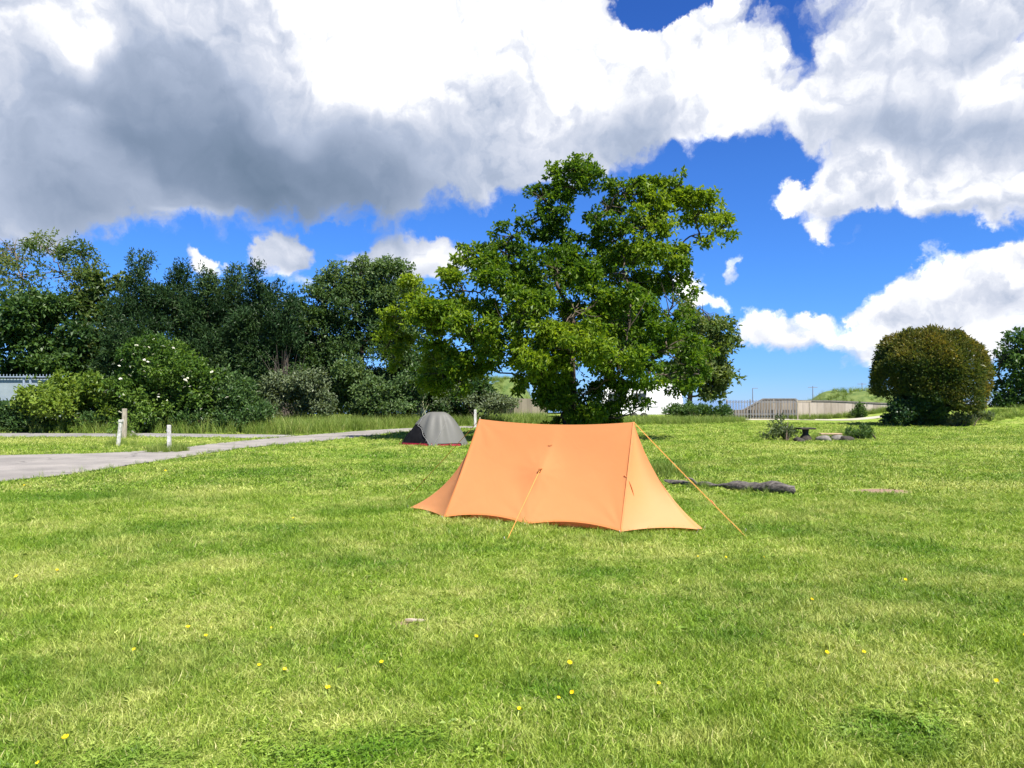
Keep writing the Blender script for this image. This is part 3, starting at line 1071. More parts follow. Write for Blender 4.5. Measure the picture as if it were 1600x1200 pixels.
# ------------------------------------------------------------------ trees
def crown(lobes, n, leaf, lw, seed, per=6, shell=0.45, hole=-9.0, hfreq=1.0, outw=0.7, upb=0.0, spread=1.6, jit=1.0, droop=0.15, tintfn=None):
    """leaf clusters spread through a set of ellipsoids (cx,cy,cz,rx,ry,rz[,weight])"""
    r = np.random.default_rng(seed)
    L = np.array([q[:6] for q in lobes], float)
    wt = np.array([(q[6] if len(q) > 6 else 1.0) for q in lobes]) * (L[:, 3] * L[:, 4] * L[:, 5]) ** 0.75
    wt /= wt.sum()
    idx = r.choice(len(L), n, p=wt)
    d = unit(r.normal(size=(n, 3)))
    rad = r.random(n) ** shell
    C = L[idx, :3] + d * rad[:, None] * L[idx, 3:6] * (1 + 0.13 * r.normal(size=(n, 1)))
    if hole > -5:
        C0 = C
        kk = snoise(C, seed + 9, hfreq) > hole
        C, d, rad, idx = C[kk], d[kk], rad[kk], idx[kk]
    n = len(C)
    ctint = 0.5 + 0.22 * snoise(C, seed + 3, 0.9) + 0.16 * r.normal(size=n)
    if tintfn is not None:
        ctint = ctint + tintfn(C)
    m = n * per
    ci = np.repeat(np.arange(n), per)
    dirs = unit(r.normal(size=(m, 3)) + d[ci] * outw + np.array([0, 0, upb]))
    P = C[ci] + dirs * leaf * 0.15 + r.normal(size=(m, 3)) * leaf * 0.25 * spread
    nn = unit(r.normal(size=(m, 3)) * 0.8 + np.array([0, 0, 1.0]))
    ll = leaf * (0.7 + 0.6 * r.random(m))
    tint = np.clip(ctint[ci] + 0.12 * r.normal(size=m), 0.02, 0.98)
    V, T, tt = leaf_arrays(P, dirs, nn, ll, ll * lw, tint, droop=droop)
    return V, T, tt, C


def lobes_px(lst, Y, thick=1.1):
    r = []
    for q in lst:
        px, py, rx, ry = q[:4]
        dy = q[4] if len(q) > 4 else 0.0
        w = q[5] if len(q) > 5 else 1.0
        c = wp(px, py, Y + dy)
        s = (Y + dy) / F
        r.append((*c, rx * s, max(rx, ry) * s * thick if rx < 3 * ry else ry * s * 1.5, ry * s, w))
    return r


def sublobes(lobes, k, fr, seed, flat=0.7, keep=0.3):
    r = np.random.default_rng(seed + 500)
    o2 = []
    for q in lobes:
        c, R3, w = np.array(q[:3]), np.array(q[3:6]), (q[6] if len(q) > 6 else 1.0)
        o2.append((*c, *(R3 * 0.85), w * keep))
        for _ in range(k):
            d = unit(r.normal(size=3) + np.array([0, -0.15, 0.1]))
            p3 = c + d * R3 * (0.62 + 0.42 * r.random())
            f3 = fr * (0.6 + 0.8 * r.random())
            m3 = (R3[0] * R3[1] * R3[2]) ** (1 / 3)
            s3 = (0.5 * R3 + 0.5 * m3) * f3
            o2.append((*p3, s3[0] * (0.8 + 0.5 * r.random()), s3[1], s3[2] * flat, w))
    return o2


def limbs(base, lobes, r0, seed, hfrac=0.55, twigs=6, rt=0.03, wander=0.25):
    """trunk + a limb to every lobe + twigs: list of tube paths"""
    r = np.random.default_rng(seed)
    base = np.array(base, float)
    L = np.array([q[:6] for q in lobes], float)
    top = L[:, 2].max()
    cx, cy = np.average(L[:, 0]), np.average(L[:, 1])
    tz = base[2] + (top - base[2]) * hfrac
    tt = np.linspace(0, 1, 9)
    tr = np.stack([base[0] + (cx - base[0]) * 0.5 * tt ** 2 + 0.12 * np.sin(tt * 5 + seed), base[1] + (cy - base[1]) * 0.5 * tt ** 2 + 0.1 * np.cos(tt * 4), base[2] - 0.15 + (tz - base[2]) * tt], 1)
    paths = [(tr, r0 * np.array([1.45, 1.05, 0.95, 0.9, 0.84, 0.75, 0.64, 0.5, 0.36]))]
    tw = []
    nodes = [(tr[i], r0 * (0.95 - 0.07 * i), tr[i][2]) for i in range(2, 9)]
    od = np.argsort(np.linalg.norm((L[:, :3] - tr[5]) * np.array([1, 1, 0.8]), axis=1))
    for qi in od:
        q = L[qi]
        best = min(nodes, key=lambda nd: np.linalg.norm(nd[0] - q[:3]) * (1.0 + (0.5 if nd[0][2] > q[2] + 0.3 else 0.0)))
        a, ra0 = best[0], best[1]
        dist = np.linalg.norm(q[:3] - a)
        ra = max(rt, min(ra0 * 0.62, 0.03 + 0.03 * dist))
        re2 = max(rt * 0.8, ra * 0.6)
        c = (a + q[:3]) / 2 + np.array([0, 0, 0.10 * dist]) + r.normal(size=3) * wander * 0.35 * dist ** 0.5
        pts = bez(a, c, q[:3], 9)
        pts[1:-1] += r.normal(size=(7, 3)) * 0.045 * dist ** 0.5
        paths.append((pts, np.linspace(ra, re2, 9)))
        nodes.append((q[:3], re2, q[2]))
        for _ in range(twigs):
            d = unit(r.normal(size=3) + np.array([0, 0, 0.25]))
            e = q[:3] + d * q[3:6] * (0.65 + 0.3 * r.random())
            s0 = pts[int(r.integers(5, 9))]
            md = (s0 + e) / 2 + r.normal(size=3) * 0.14 * np.linalg.norm(e - s0)
            tw.append((bez(s0, md, e, 5), np.linspace(rt * 0.7, rt * 0.15, 5)))
    return paths, tw


def tree(name, base, lobes, n, leaf, lw, mat, label, seed, r0=0.2, twigs=4, cat='tree', group=None, trunk_mat=None, rt=0.03, hfrac=0.55, sub=(7, 0.42), **kw):
    base = np.array(base, float)
    base[2] = float(H(base[0], base[1]))
    t = thing(name, tuple(base), label, cat, group)
    V, T, tt, C = crown(sublobes(lobes, sub[0], sub[1], seed) if sub else lobes, n, leaf, lw, seed, **kw)
    p, tw = limbs(base, lobes, r0, seed, twigs=twigs, rt=rt, hfrac=hfrac)
    tv, tq = tubes(p, 7)
    if tw:
        wv, wq = tubes(tw, 4)
        tq = np.concatenate([tq, wq + len(tv)])
        tv = np.concatenate([tv, wv])
    mk('trunk', tv, tq, trunk_mat or M_bark, t, smooth=True)
    mk('crown', V, T, mat, t, attrs={'tint': tt})
    return t


# --- the big broad-leaved tree behind the orange tent
BY = 29.5
big_px = [
    (898, 262, 36, 28), (925, 285, 26, 18), (872, 295, 26, 22), (845, 305, 26, 30), (835, 345, 34, 30), (985, 300, 42, 30), (955, 320, 26, 24), (1058, 288, 26, 26), (1040, 330, 40, 30),
    (1090, 335, 40, 34, .4), (1130, 352, 24, 18, .4), (1100, 375, 28, 18), (1010, 355, 50, 36, -.6), (955, 375, 38, 36, .8), (800, 372, 36, 26), (790, 400, 36, 28), (740, 402, 34, 24),
    (870, 380, 40, 36, 1.2), (866, 330, 26, 24), (938, 342, 28, 24), (900, 300, 22, 12, .5, .5), (1010, 300, 30, 22), (1075, 310, 26, 22), (870, 420, 62, 40, -1.2), (975, 420, 62, 44, -.8), (1045, 410, 38, 46, .6), (705, 450, 44, 30), (648, 462, 40, 30), (770, 445, 52, 38, -1.2),
    (625, 505, 30, 36, .6), (672, 512, 48, 40, -1.2), (740, 505, 48, 40, -2), (818, 490, 58, 42, -2.4), (900, 480, 58, 44, -2.6), (985, 485, 58, 44, -2), (1052, 475, 38, 44, -.4),
    (690, 572, 42, 40, -.8), (735, 570, 30, 34, .4), (672, 600, 30, 24, .6), (720, 600, 34, 26, -1), (760, 545, 34, 30, -1.5), (800, 545, 34, 26, -2), (842, 560, 46, 40, -2.6), (905, 550, 56, 42, -3), (972, 550, 58, 42, -2.6), (1042, 545, 48, 42, -1.2),
    (1080, 560, 30, 40, .2), (862, 615, 34, 46, -.8), (905, 625, 38, 46, -1.2), (942, 620, 36, 42, -.4), (880, 655, 40, 24, -.6, 1.4), (925, 655, 36, 22, -.4, 1.4), (850, 590, 34, 34, -1.6), (965, 590, 44, 24, -2, .6), (1012, 592, 42, 20, -1.6, .55), (1060, 595, 36, 22, -.8, .7),
    (1000, 634, 20, 11, -1, .7), (825, 590, 20, 34, -.4), (612, 545, 22, 30, 1),
    # depth of the crown behind
    (850, 440, 70, 50, 3), (960, 440, 70, 55, 3.2), (900, 520, 90, 55, 3.4), (1000, 520, 60, 50, 2.8), (720, 500, 50, 40, 2.4), (700, 560, 40, 34, 2.2),
]
bigl = lobes_px(big_px, BY, 1.15)
bb = wp(893, 700, BY)
t = thing('broadleaf_tree', (bb[0], BY, 0), 'large spreading bright green tree right behind the orange tent', 'tree')
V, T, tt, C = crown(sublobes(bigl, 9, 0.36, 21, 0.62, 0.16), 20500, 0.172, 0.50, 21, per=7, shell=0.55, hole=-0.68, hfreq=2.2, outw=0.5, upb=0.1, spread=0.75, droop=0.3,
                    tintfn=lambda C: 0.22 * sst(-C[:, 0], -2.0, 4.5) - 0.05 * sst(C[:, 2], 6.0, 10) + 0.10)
p, tw = limbs((bb[0], BY, 0), bigl, 0.36, 21, hfrac=0.5, twigs=8, rt=0.035, wander=0.9)
tv, tq = tubes(p, 8)
wv, wq = tubes(tw, 5)
mk('trunk', np.concatenate([tv, wv]), np.concatenate([tq, wq + len(tv)]), M_bark, t, smooth=True)
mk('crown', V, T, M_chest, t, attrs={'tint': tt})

# --- trees behind it on the right
def base_of(px, Y):
    return np.array([(px - 800) / F * Y, Y, 0.0])


tree('broadleaf_tree', base_of(1074, 61), lobes_px([(1095, 482, 34, 24), (1112, 505, 30, 28), (1085, 520, 40, 34), (1118, 540, 26, 30), (1095, 560, 44, 32), (1112, 590, 32, 28), (1078, 595, 34, 28), (1120, 618, 22, 14), (1060, 560, 30, 40)], 61), 2500, 0.36, 0.6, M_ash,
     'smaller dull green tree half hidden by the right side of the large tree', 31, r0=0.22, per=6, hole=-0.55, hfreq=0.9, twigs=8, rt=0.05)
tree('broadleaf_tree', base_of(1600, 62), lobes_px([(1592, 542, 40, 22), (1568, 560, 26, 22), (1558, 585, 16, 12), (1610, 575, 40, 30), (1575, 610, 26, 20), (1610, 620, 50, 26), (1650, 580, 50, 50), (1570, 635, 26, 14)], 62), 1700, 0.34, 0.6, M_dgreen,
     'dark round headed tree at the right edge beyond the clipped yew', 32, r0=0.3, per=6, hole=-0.3, hfreq=0.8, twigs=6, rt=0.06)

# --- the left treeline
tree('ash_tree', base_of(70, 53), lobes_px([(20, 392, 36, 26), (70, 385, 36, 24), (118, 392, 28, 26), (140, 420, 18, 24), (95, 425, 50, 30), (110, 480, 50, 40), (30, 430, 44, 34), (-40, 420, 60, 60), (120, 455, 36, 30), (60, 470, 60, 36)], 53), 2300, 0.27, 0.42, M_ash,
     'tall thin crowned pale green tree at the far left with sky through its twigs', 41, r0=0.28, per=6, hole=-0.25, hfreq=1.1, twigs=16, rt=0.05, trunk_mat=M_twig)
tree('broadleaf_tree', base_of(40, 50), lobes_px([(20, 500, 50, 44), (75, 505, 46, 40), (110, 540, 44, 40), (40, 555, 60, 40), (-40, 540, 60, 60), (10, 600, 60, 36), (90, 600, 60, 40)], 50), 3400, 0.32, 0.6, M_dgreen,
     'dense dark green tree under the pale tree above the blue grey fence', 42, r0=0.2, per=6)
tree('broadleaf_tree', base_of(170, 52), lobes_px([(168, 440, 26, 22), (160, 475, 38, 36), (150, 520, 40, 40), (170, 570, 44, 44)], 52), 1700, 0.30, 0.6, M_ash,
     'mid green tree squeezed between the pale tree and the first dark conifer', 43, r0=0.16, per=6)


def conifer_lobes(px, top, w, Y, seed):
    r = random.Random(seed)
    ls = []
    n = 9
    for i in range(n):
        f = i / (n - 1)
        y = top + 10 + (640 - top - 20) * f
        wd = w * (0.34 + 0.66 * min(1, (f * 1.9) ** 0.7))
        ls.append((px + r.uniform(-0.18, 0.18) * w, y, wd * r.uniform(0.85, 1.1), 26 + 12 * f, r.uniform(-.6, .6)))
        if i > 1:
            ls.append((px + r.choice((-1, 1)) * wd * 0.6, y - 6 + r.uniform(-12, 12), wd * 0.5, 22, r.uniform(-1.4, .4)))
    return lobes_px(ls, Y, 1.0)


for px, top, w, Yc, lab, sd2 in (
        (226, 404, 66, 49, 'broad dark conifer with the rounded top behind the flowering bush', 51),
        (278, 420, 36, 50, 'narrow dark conifer spire just right of the broad rounded conifer', 52),
        (322, 430, 42, 49, 'dark conifer with a blunt top below the little puff of cloud', 53),
        (360, 428, 40, 50, 'dark conifer between the blunt topped one and the tallest right one', 54),
        (406, 422, 46, 49, 'tall dark pointed conifer below the round white cloud', 55),
        (446, 468, 40, 48, 'lowest dark conifer at the right end of the conifer row', 56)):
    tree('conifer', base_of(px, Yc), conifer_lobes(px, top, w, Yc, sd2), int(3600 * (w / 36) ** 0.9 * (640 - top) / 210), 0.25, 0.30, M_conif, lab, sd2,
         r0=0.2, per=7, twigs=0, upb=0.55, outw=0.8, hfrac=0.9, hole=-0.8, hfreq=1.3, sub=None, group='dark conifers in a row')
tree('broadleaf_tree', base_of(560, 50), lobes_px([(560, 428, 30, 22), (520, 448, 34, 26), (608, 436, 34, 24), (498, 475, 24, 26), (560, 475, 50, 36), (625, 480, 40, 34), (505, 525, 40, 40), (580, 530, 60, 40), (640, 545, 40, 44),
     (490, 580, 30, 40), (555, 590, 55, 40), (620, 600, 44, 36), (530, 620, 60, 26, 1.5), (600, 625, 60, 24, 1.5), (650, 610, 40, 34, 1.5)], 50), 15500, 0.23, 0.48, M_grey,
     'tall grey green feathery tree left of the large bright tree', 61, r0=0.3, per=6, hole=-1.1, hfreq=0.8, sub=(8, 0.5), twigs=9, upb=0.35, rt=0.045)
tree('broadleaf_tree', base_of(700, 47), lobes_px([(660, 585, 40, 40), (710, 600, 44, 34), (750, 610, 22, 22), (690, 630, 50, 20), (640, 625, 40, 24)], 47), 2000, 0.28, 0.55, M_dgreen,
     'low dark tree under the left boughs of the large bright tree', 62, r0=0.16, per=6)
tree('broadleaf_tree', base_of(470, 52), lobes_px([(470, 500, 24, 30), (465, 550, 30, 40), (470, 600, 34, 40)], 52), 1300, 0.30, 0.5, M_dgreen,
     'dark green tree in the gap between the conifers and the feathery tree', 63, r0=0.15, per=6)

# --- bushes
def bush(name, lst, Y, n, leaf, lw, mat, label, seed, cat='bush', flowers=0, stems=8, **kw):
    lobes = lobes_px(lst, Y, 1.0)
    L = np.array([q[:6] for q in lobes])
    bx = float(L[:, 0].mean())
    t = thing(name, (bx, Y, float(H(bx, Y))), label, cat)
    V, T, tt, C = crown(sublobes(lobes, 6, 0.5, seed, 0.8, 0.25), n, leaf, lw, seed, **kw)
    V[:, 2] = np.maximum(V[:, 2], 0.01)
    mk('foliage', V, T, mat, t, attrs={'tint': tt})
    r = np.random.default_rng(seed)
    paths = []
    for i in range(stems):
        q = L[i % len(L)]
        s0 = np.array([bx + r.normal() * 0.25, Y + r.normal() * 0.25, -0.05])
        e = q[:3] + r.normal(size=3) * q[3:6] * 0.3
        paths.append((bez(s0, (s0 + e) / 2 + np.array([0, 0, 0.3]), e, 6), np.linspace(0.04, 0.012, 6)))
    sv2, sq = tubes(paths, 5)
    mk('stem', sv2, sq, M_bark, t, smooth=True)
    if flowers:
        first = None
        k6 = 0
        tries = 0
        while k6 < flowers and tries < 4000:
            tries += 1
            q = L[r.integers(len(L))]
            d = unit(r.normal(size=3) + np.array([0, -1.6, 0.4]))
            c = q[:3] + d * q[3:6] * 1.16
            ins = np.any(np.sum(((c - L[:, :3]) / L[:, 3:6]) ** 2, 1) < 0.8)
            if ins or c[2] < 0.5:
                continue
            if first is None:
                fv, ft = [], []
                o2 = 0
                for _ in range(46):
                    a2 = r.random() * 6.283
                    rr = 0.085 * math.sqrt(r.random())
                    c0 = np.array([rr * math.cos(a2), rr * math.sin(a2), 0.035 * (1 - (rr / 0.085) ** 2)])
                    for k7 in range(3):
                        an = r.random() * 6.28
                        u1 = np.array([math.cos(an), math.sin(an), 0.2 * r.normal()]) * 0.016
                        u2 = np.array([-math.sin(an), math.cos(an), 0.2 * r.normal()]) * 0.016
                        fv += [c0 - u1, c0 + u2, c0 + u1, c0 - u2]
                        ft.append((o2, o2 + 1, o2 + 2, o2 + 3))
                        o2 += 4
                fo = mk('flower_head', np.array(fv), np.array(ft), M_flower, None)
                first = fo
            else:
                fo = first.copy()
                COL.objects.link(fo)
            fo.parent = t
            fo.location = Vector(c) - t.location
            fo.rotation_euler = (math.radians(35) * (0.6 + 0.6 * r.random()), 0.4 * r.normal(), r.random() * 6.28)
            s7 = 0.55 + 0.5 * r.random()
            fo.scale = (s7, s7, s7)
            k6 += 1
    return t


bush('bush', [(80, 612, 40, 26), (130, 612, 40, 26), (165, 620, 30, 26), (60, 630, 32, 22), (110, 645, 60, 26), (160, 650, 40, 24), (90, 600, 22, 16)], 36.5, 2700, 0.20, 0.55, M_yel,
     'yellow green bush at the left beside the blue grey fence', 71, per=6, hole=-0.9, hfreq=2.0)
bush('elder_bush', [(248, 552, 34, 24), (270, 575, 44, 32), (222, 580, 36, 32), (300, 600, 30, 32), (250, 610, 60, 36), (205, 615, 34, 32), (290, 640, 46, 30), (230, 650, 50, 28)], 36.5, 4200, 0.19, 0.5, M_elder,
     'tall yellow green bush dotted with cream flower heads before the conifers', 72, flowers=42, per=6, hole=-0.9, hfreq=2.0)
bush('elder_bush', [(340, 600, 22, 26), (362, 610, 26, 30), (385, 625, 26, 24), (350, 640, 40, 26)], 37, 1500, 0.19, 0.5, M_nettle,
     'lower fresh green bush with a few cream flowers right of the tall flowering bush', 73, flowers=9, per=6, upb=0.6)
bush('bush', [(440, 605, 30, 18), (470, 600, 34, 20), (500, 618, 22, 18), (450, 625, 44, 20), (490, 632, 30, 14)], 42, 1700, 0.20, 0.5, M_dusty,
     'low dusty grey green bush at the foot of the conifer row', 74, per=6)
bush('bush', [(590, 605, 30, 18), (565, 620, 30, 18), (610, 625, 36, 16), (640, 610, 22, 22), (580, 635, 34, 12)], 43, 1400, 0.20, 0.5, M_grey,
     'low olive green bush in front of the feathery tree', 75, per=6)
bush('bush', [(720, 620, 26, 16), (750, 628, 24, 14), (790, 632, 22, 12), (700, 632, 24, 12)], 46, 900, 0.2, 0.5, M_dusty,
     'low brownish green bush left of the big trunk under its boughs', 76, per=6)
bush('bush', [(40, 645, 60, 18), (110, 662, 60, 14), (-30, 640, 60, 22), (180, 668, 50, 12), (250, 668, 60, 12), (320, 662, 60, 14), (390, 655, 40, 14)], 36.0, 3000, 0.17, 0.5, M_nettle,
     'long low bank of nettles and weeds along the gravel strip at left', 77, cat='weeds', per=6, upb=0.6)
bush('bush', [(1345, 645, 9, 9), (1343, 637, 7, 7)], 60.5, 260, 0.17, 0.5, M_dgreen,
     'small round dark shrub in front of the pale concrete wall', 78, per=6, stems=3)
bush('bush', [(1215, 672, 14, 18), (1228, 662, 12, 16), (1205, 680, 14, 10), (1236, 680, 14, 10)], 29.6, 230, 0.11, 0.36, M_dusty,
     'clump of tall nettles left of the dark pedestal in the lawn', 79, cat='weeds', per=6, upb=0.6, stems=6)
bush('bush', [(1338, 680, 14, 9), (1352, 676, 10, 9)], 30, 260, 0.11, 0.42, M_nettle,
     'thin weed clump right of the stones and plank in the lawn', 80, cat='weeds', per=6, upb=0.6, stems=4)
bush('bush', [(1095, 640, 30, 9), (1125, 645, 20, 10), (1060, 645, 30, 9)], 55, 800, 0.2, 0.45, M_nettle,
     'strip of tall weeds below the smaller tree beside the white caravan', 82, cat='weeds', per=6, upb=0.5)

# dead brushwood between conifers and feathery tree
dr = np.random.default_rng(88)
dbase = base_of(445, 45.5)
t = thing('dead_bush', tuple(dbase), 'leafless grey brown brushwood at the right foot of the conifer row', 'bush')
paths = []
for i in range(46):
    e = wp(445 + dr.normal() * 16, 575 + dr.normal() * 18, 45.5 + dr.normal() * 0.6)
    s0 = dbase + np.array([dr.normal() * 0.3, dr.normal() * 0.3, 0])
    paths.append((bez(s0, (s0 + e) / 2 + dr.normal(size=3) * 0.4, e, 6), np.linspace(0.018, 0.005, 6)))
v2, q2 = tubes(paths, 4)
mk('branches', v2, q2, M_dead, t)

# pale reed clump
t0 = base_of(655, 44)
paths = []
for i in range(50):
    e = wp(657 + dr.normal() * 9, 622 + dr.normal() * 10, 44 + dr.normal() * 0.3)
    s0 = np.array([t0[0] + dr.normal() * 0.15, 44 + dr.normal() * 0.15, 0])
    paths.append((bez(s0, (s0 * 0.6 + e * 0.4) + np.array([0, 0, 0.3]), e, 5), np.array([0.02, 0.022, 0.02, 0.014, 0.004])))
v2, q2 = tubes(paths, 3)
tag(mk('reed_clump', v2, q2, solid('pale_reed', (0.22, 0.24, 0.12), (0.38, 0.40, 0.24), 8, 0.8), loc=tuple(t0)), 'pale clump of tall reeds behind the grey tent', 'plant')

# --- clipped yew
YY = 46.0
yb = base_of(1465, YY)
t = thing('clipped_yew', (yb[0], YY, float(H(yb[0], YY))), 'large clipped dome shaped yew tree with bronze tips', 'tree')
ycx, ycz = wp(1452, 588, YY)[[0, 2]]
sx = 82 * YY / F
yr = np.random.default_rng(90)
nq = 15000
d = unit(yr.normal(size=(nq, 3)))
d[:, 2] = np.where(d[:, 2] < -0.42, -0.42 - 0.15 * yr.random(nq), d[:, 2])
ang = np.arctan2(d[:, 1], d[:, 0])
lump = 1 + 0.035 * np.sin(ang * 7 + 3 * d[:, 2]) + 0.045 * snoise(d, 91, 5) + 0.03 * snoise(d, 92, 13)
rad = (0.86 + 0.14 * yr.random(nq) ** 0.5) * lump
top = 72 * YY / F
zz = np.where(d[:, 2] > 0, d[:, 2] * top, d[:, 2] * 120 * YY / F)
C = np.stack([ycx + d[:, 0] * sx * rad, YY + d[:, 1] * sx * rad, ycz + zz * rad], 1)
# the left side of the skirt is cut higher than the right
under = C[:, 2] < (wp(0, 616, YY)[2] - 0.95 * sst(C[:, 0], ycx - 2.6, ycx + 1.2))
C, d = C[~under], d[~under]
per = 6
ci = np.repeat(np.arange(len(C)), per)
m = len(ci)
dd = unit(yr.normal(size=(m, 3)) * 0.75 + d[ci] * 1.0 + np.array([0, 0, 0.3]))
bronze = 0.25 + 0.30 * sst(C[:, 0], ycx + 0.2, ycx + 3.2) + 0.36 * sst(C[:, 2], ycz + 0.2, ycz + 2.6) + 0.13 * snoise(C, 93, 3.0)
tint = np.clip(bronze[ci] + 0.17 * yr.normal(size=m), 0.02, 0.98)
ll = 0.15 * (0.6 + 0.7 * yr.random(m)) * np.where(yr.random(m) < 0.05, 1.9, 1.0)
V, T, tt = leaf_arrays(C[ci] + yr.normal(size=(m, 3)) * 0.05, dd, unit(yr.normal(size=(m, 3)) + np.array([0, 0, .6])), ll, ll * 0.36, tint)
# inner growth closes the crown
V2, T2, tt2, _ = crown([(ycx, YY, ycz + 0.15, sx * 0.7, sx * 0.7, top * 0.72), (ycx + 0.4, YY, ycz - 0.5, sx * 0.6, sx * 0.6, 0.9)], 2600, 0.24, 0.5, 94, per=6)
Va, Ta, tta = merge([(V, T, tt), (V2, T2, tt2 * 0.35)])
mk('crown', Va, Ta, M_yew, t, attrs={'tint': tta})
paths = [(bez((yb[0] - 0.1, YY, 0), (yb[0] - 0.05, YY, 0.8), (yb[0] - 0.1, YY, 2.6), 7), np.array([0.45, 0.34, 0.30, 0.28, 0.25, 0.2, 0.15]))]
for k8 in range(9):
    a = k8 * 0.7
    paths.append((bez((yb[0], YY, 0.4 + 0.1 * k8), (yb[0] + math.cos(a), YY + math.sin(a), 1.3), (yb[0] + 2.4 * math.cos(a), YY + 2.4 * math.sin(a), 2.5), 6), np.linspace(0.15, 0.05, 6)))
v2, q2 = tubes(paths, 7)
mk('trunk', v2, q2, M_bark, t, smooth=True)
bush('ivy_bush', [(1415, 640, 26, 22), (1435, 632, 26, 24), (1400, 652, 18, 12), (1455, 650, 24, 14), (1425, 655, 34, 10)], 45.0, 2000, 0.16, 0.7, M_ivy,
     'dark glossy ivy mass at the foot of the clipped yew on its left', 83, per=6)
bush('bush', [(1480, 656, 26, 7), (1505, 653, 22, 6), (1525, 650, 22, 6)], 44.5, 500, 0.13, 0.45, M_dusty,
     'straggly pale weeds on the bank below the right of the clipped yew', 84, cat='weeds', per=6, upb=0.5)

# ------------------------------------------------------------------ orange tent
TL = np.array([-1.45, 10.7, 0.0])
TA = np.array([0.908, -0.418, 0.0])
TS = np.array([-0.418, -0.908, 0.0])


def tp(a, s, z):
    p = TL + TA * a + TS * s
    return np.array([p[0], p[1], z + float(H(p[0], p[1]))])


rootp = tp(2.2, 0, 0)
tent = thing('ridge_tent', (rootp[0], rootp[1], 0), 'bright orange ridge tent pitched on the lawn', 'tent')
RA, RB = (1.109, 1.315), (3.286, 1.312)
SK = {'FL': (0.889, 0.592), 'FM': (2.09, 0.625), 'FR': (3.295, 0.607)}


def ridge(u):
    a = RA[0] + (RB[0] - RA[0]) * u
    z = RA[1] + (RB[1] - RA[1]) * u - 0.055 * (1 - (2 * u - 1) ** 2)
    return a, z


def hem(u, sg):
    """front or back hem: three pegs, the cloth lifts a little between them"""
    if u < 0.5:
        q = u / 0.5
        a = SK['FL'][0] + (SK['FM'][0] - SK['FL'][0]) * q
        s = SK['FL'][1] + (SK['FM'][1] - SK['FL'][1]) * q
    else:
        q = (u - 0.5) / 0.5
        a = SK['FM'][0] + (SK['FR'][0] - SK['FM'][0]) * q
        s = SK['FM'][1] + (SK['FR'][1] - SK['FM'][1]) * q
    arc = 4 * q * (1 - q)
    return a, sg * (s - 0.05 * arc), 0.035 + 0.060 * arc


NU, NV = 96, 52


def wall(sg, nu=NU, nv=NV):
    V = []
    for j in range(nv + 1):
        t = j / nv
        for i in range(nu + 1):
            u = i / nu
            ra, rz = ridge(u)
            ha, hs2, hz = hem(u, sg)
            a = ra + (ha - ra) * t
            s = hs2 * t
            z = rz + (hz - rz) * t
            edge = 4 * u * (1 - u)
            sag = 0.055 * math.sin(math.pi * t) ** 1.0 * (0.35 + 0.65 * edge ** 0.5)
            s -= sg * sag * 0.92
            z -= sag * 0.35
            # the middle guy draws the cloth outward
            g = math.exp(-(((u - 0.485) / 0.10) ** 2 + ((t - 0.47) / 0.16) ** 2))
            gl = math.exp(-((u - 0.485 + 0.10 * (t - 0.47)) / 0.035) ** 2) * math.sin(math.pi * min(1, max(0, t)))
            # tension creases running in from the pegs and ridge ends
            cr = 0.0
            for u0, t0, am in ((0.0, 1.0, 1), (0.5, 1.0, 1), (1.0, 1.0, 1), (0.0, 0.0, 0.8), (1.0, 0.0, 0.8), (0.485, 0.47, 0.22)):
                du, dt = (u - u0) * 2.2, (t - t0) * 1.35
                rr8 = math.hypot(du, dt)
                cr += am * 0.0055 * math.sin(11 * math.atan2(du, dt) + 3 * u0) * math.exp(-rr8 / 0.34) * min(1, rr8 / 0.12)
            s += sg * (0.032 * g + 0.010 * gl + cr * math.sin(math.pi * min(1, max(0.0, t))) ** 0.5)
            V.append(tp(a, s, z))
    i2 = (np.arange(nv)[:, None] * (nu + 1) + np.arange(nu)[None, :]).ravel()
    return np.array(V), np.stack([i2, i2 + 1, i2 + nu + 2, i2 + nu + 1], 1)


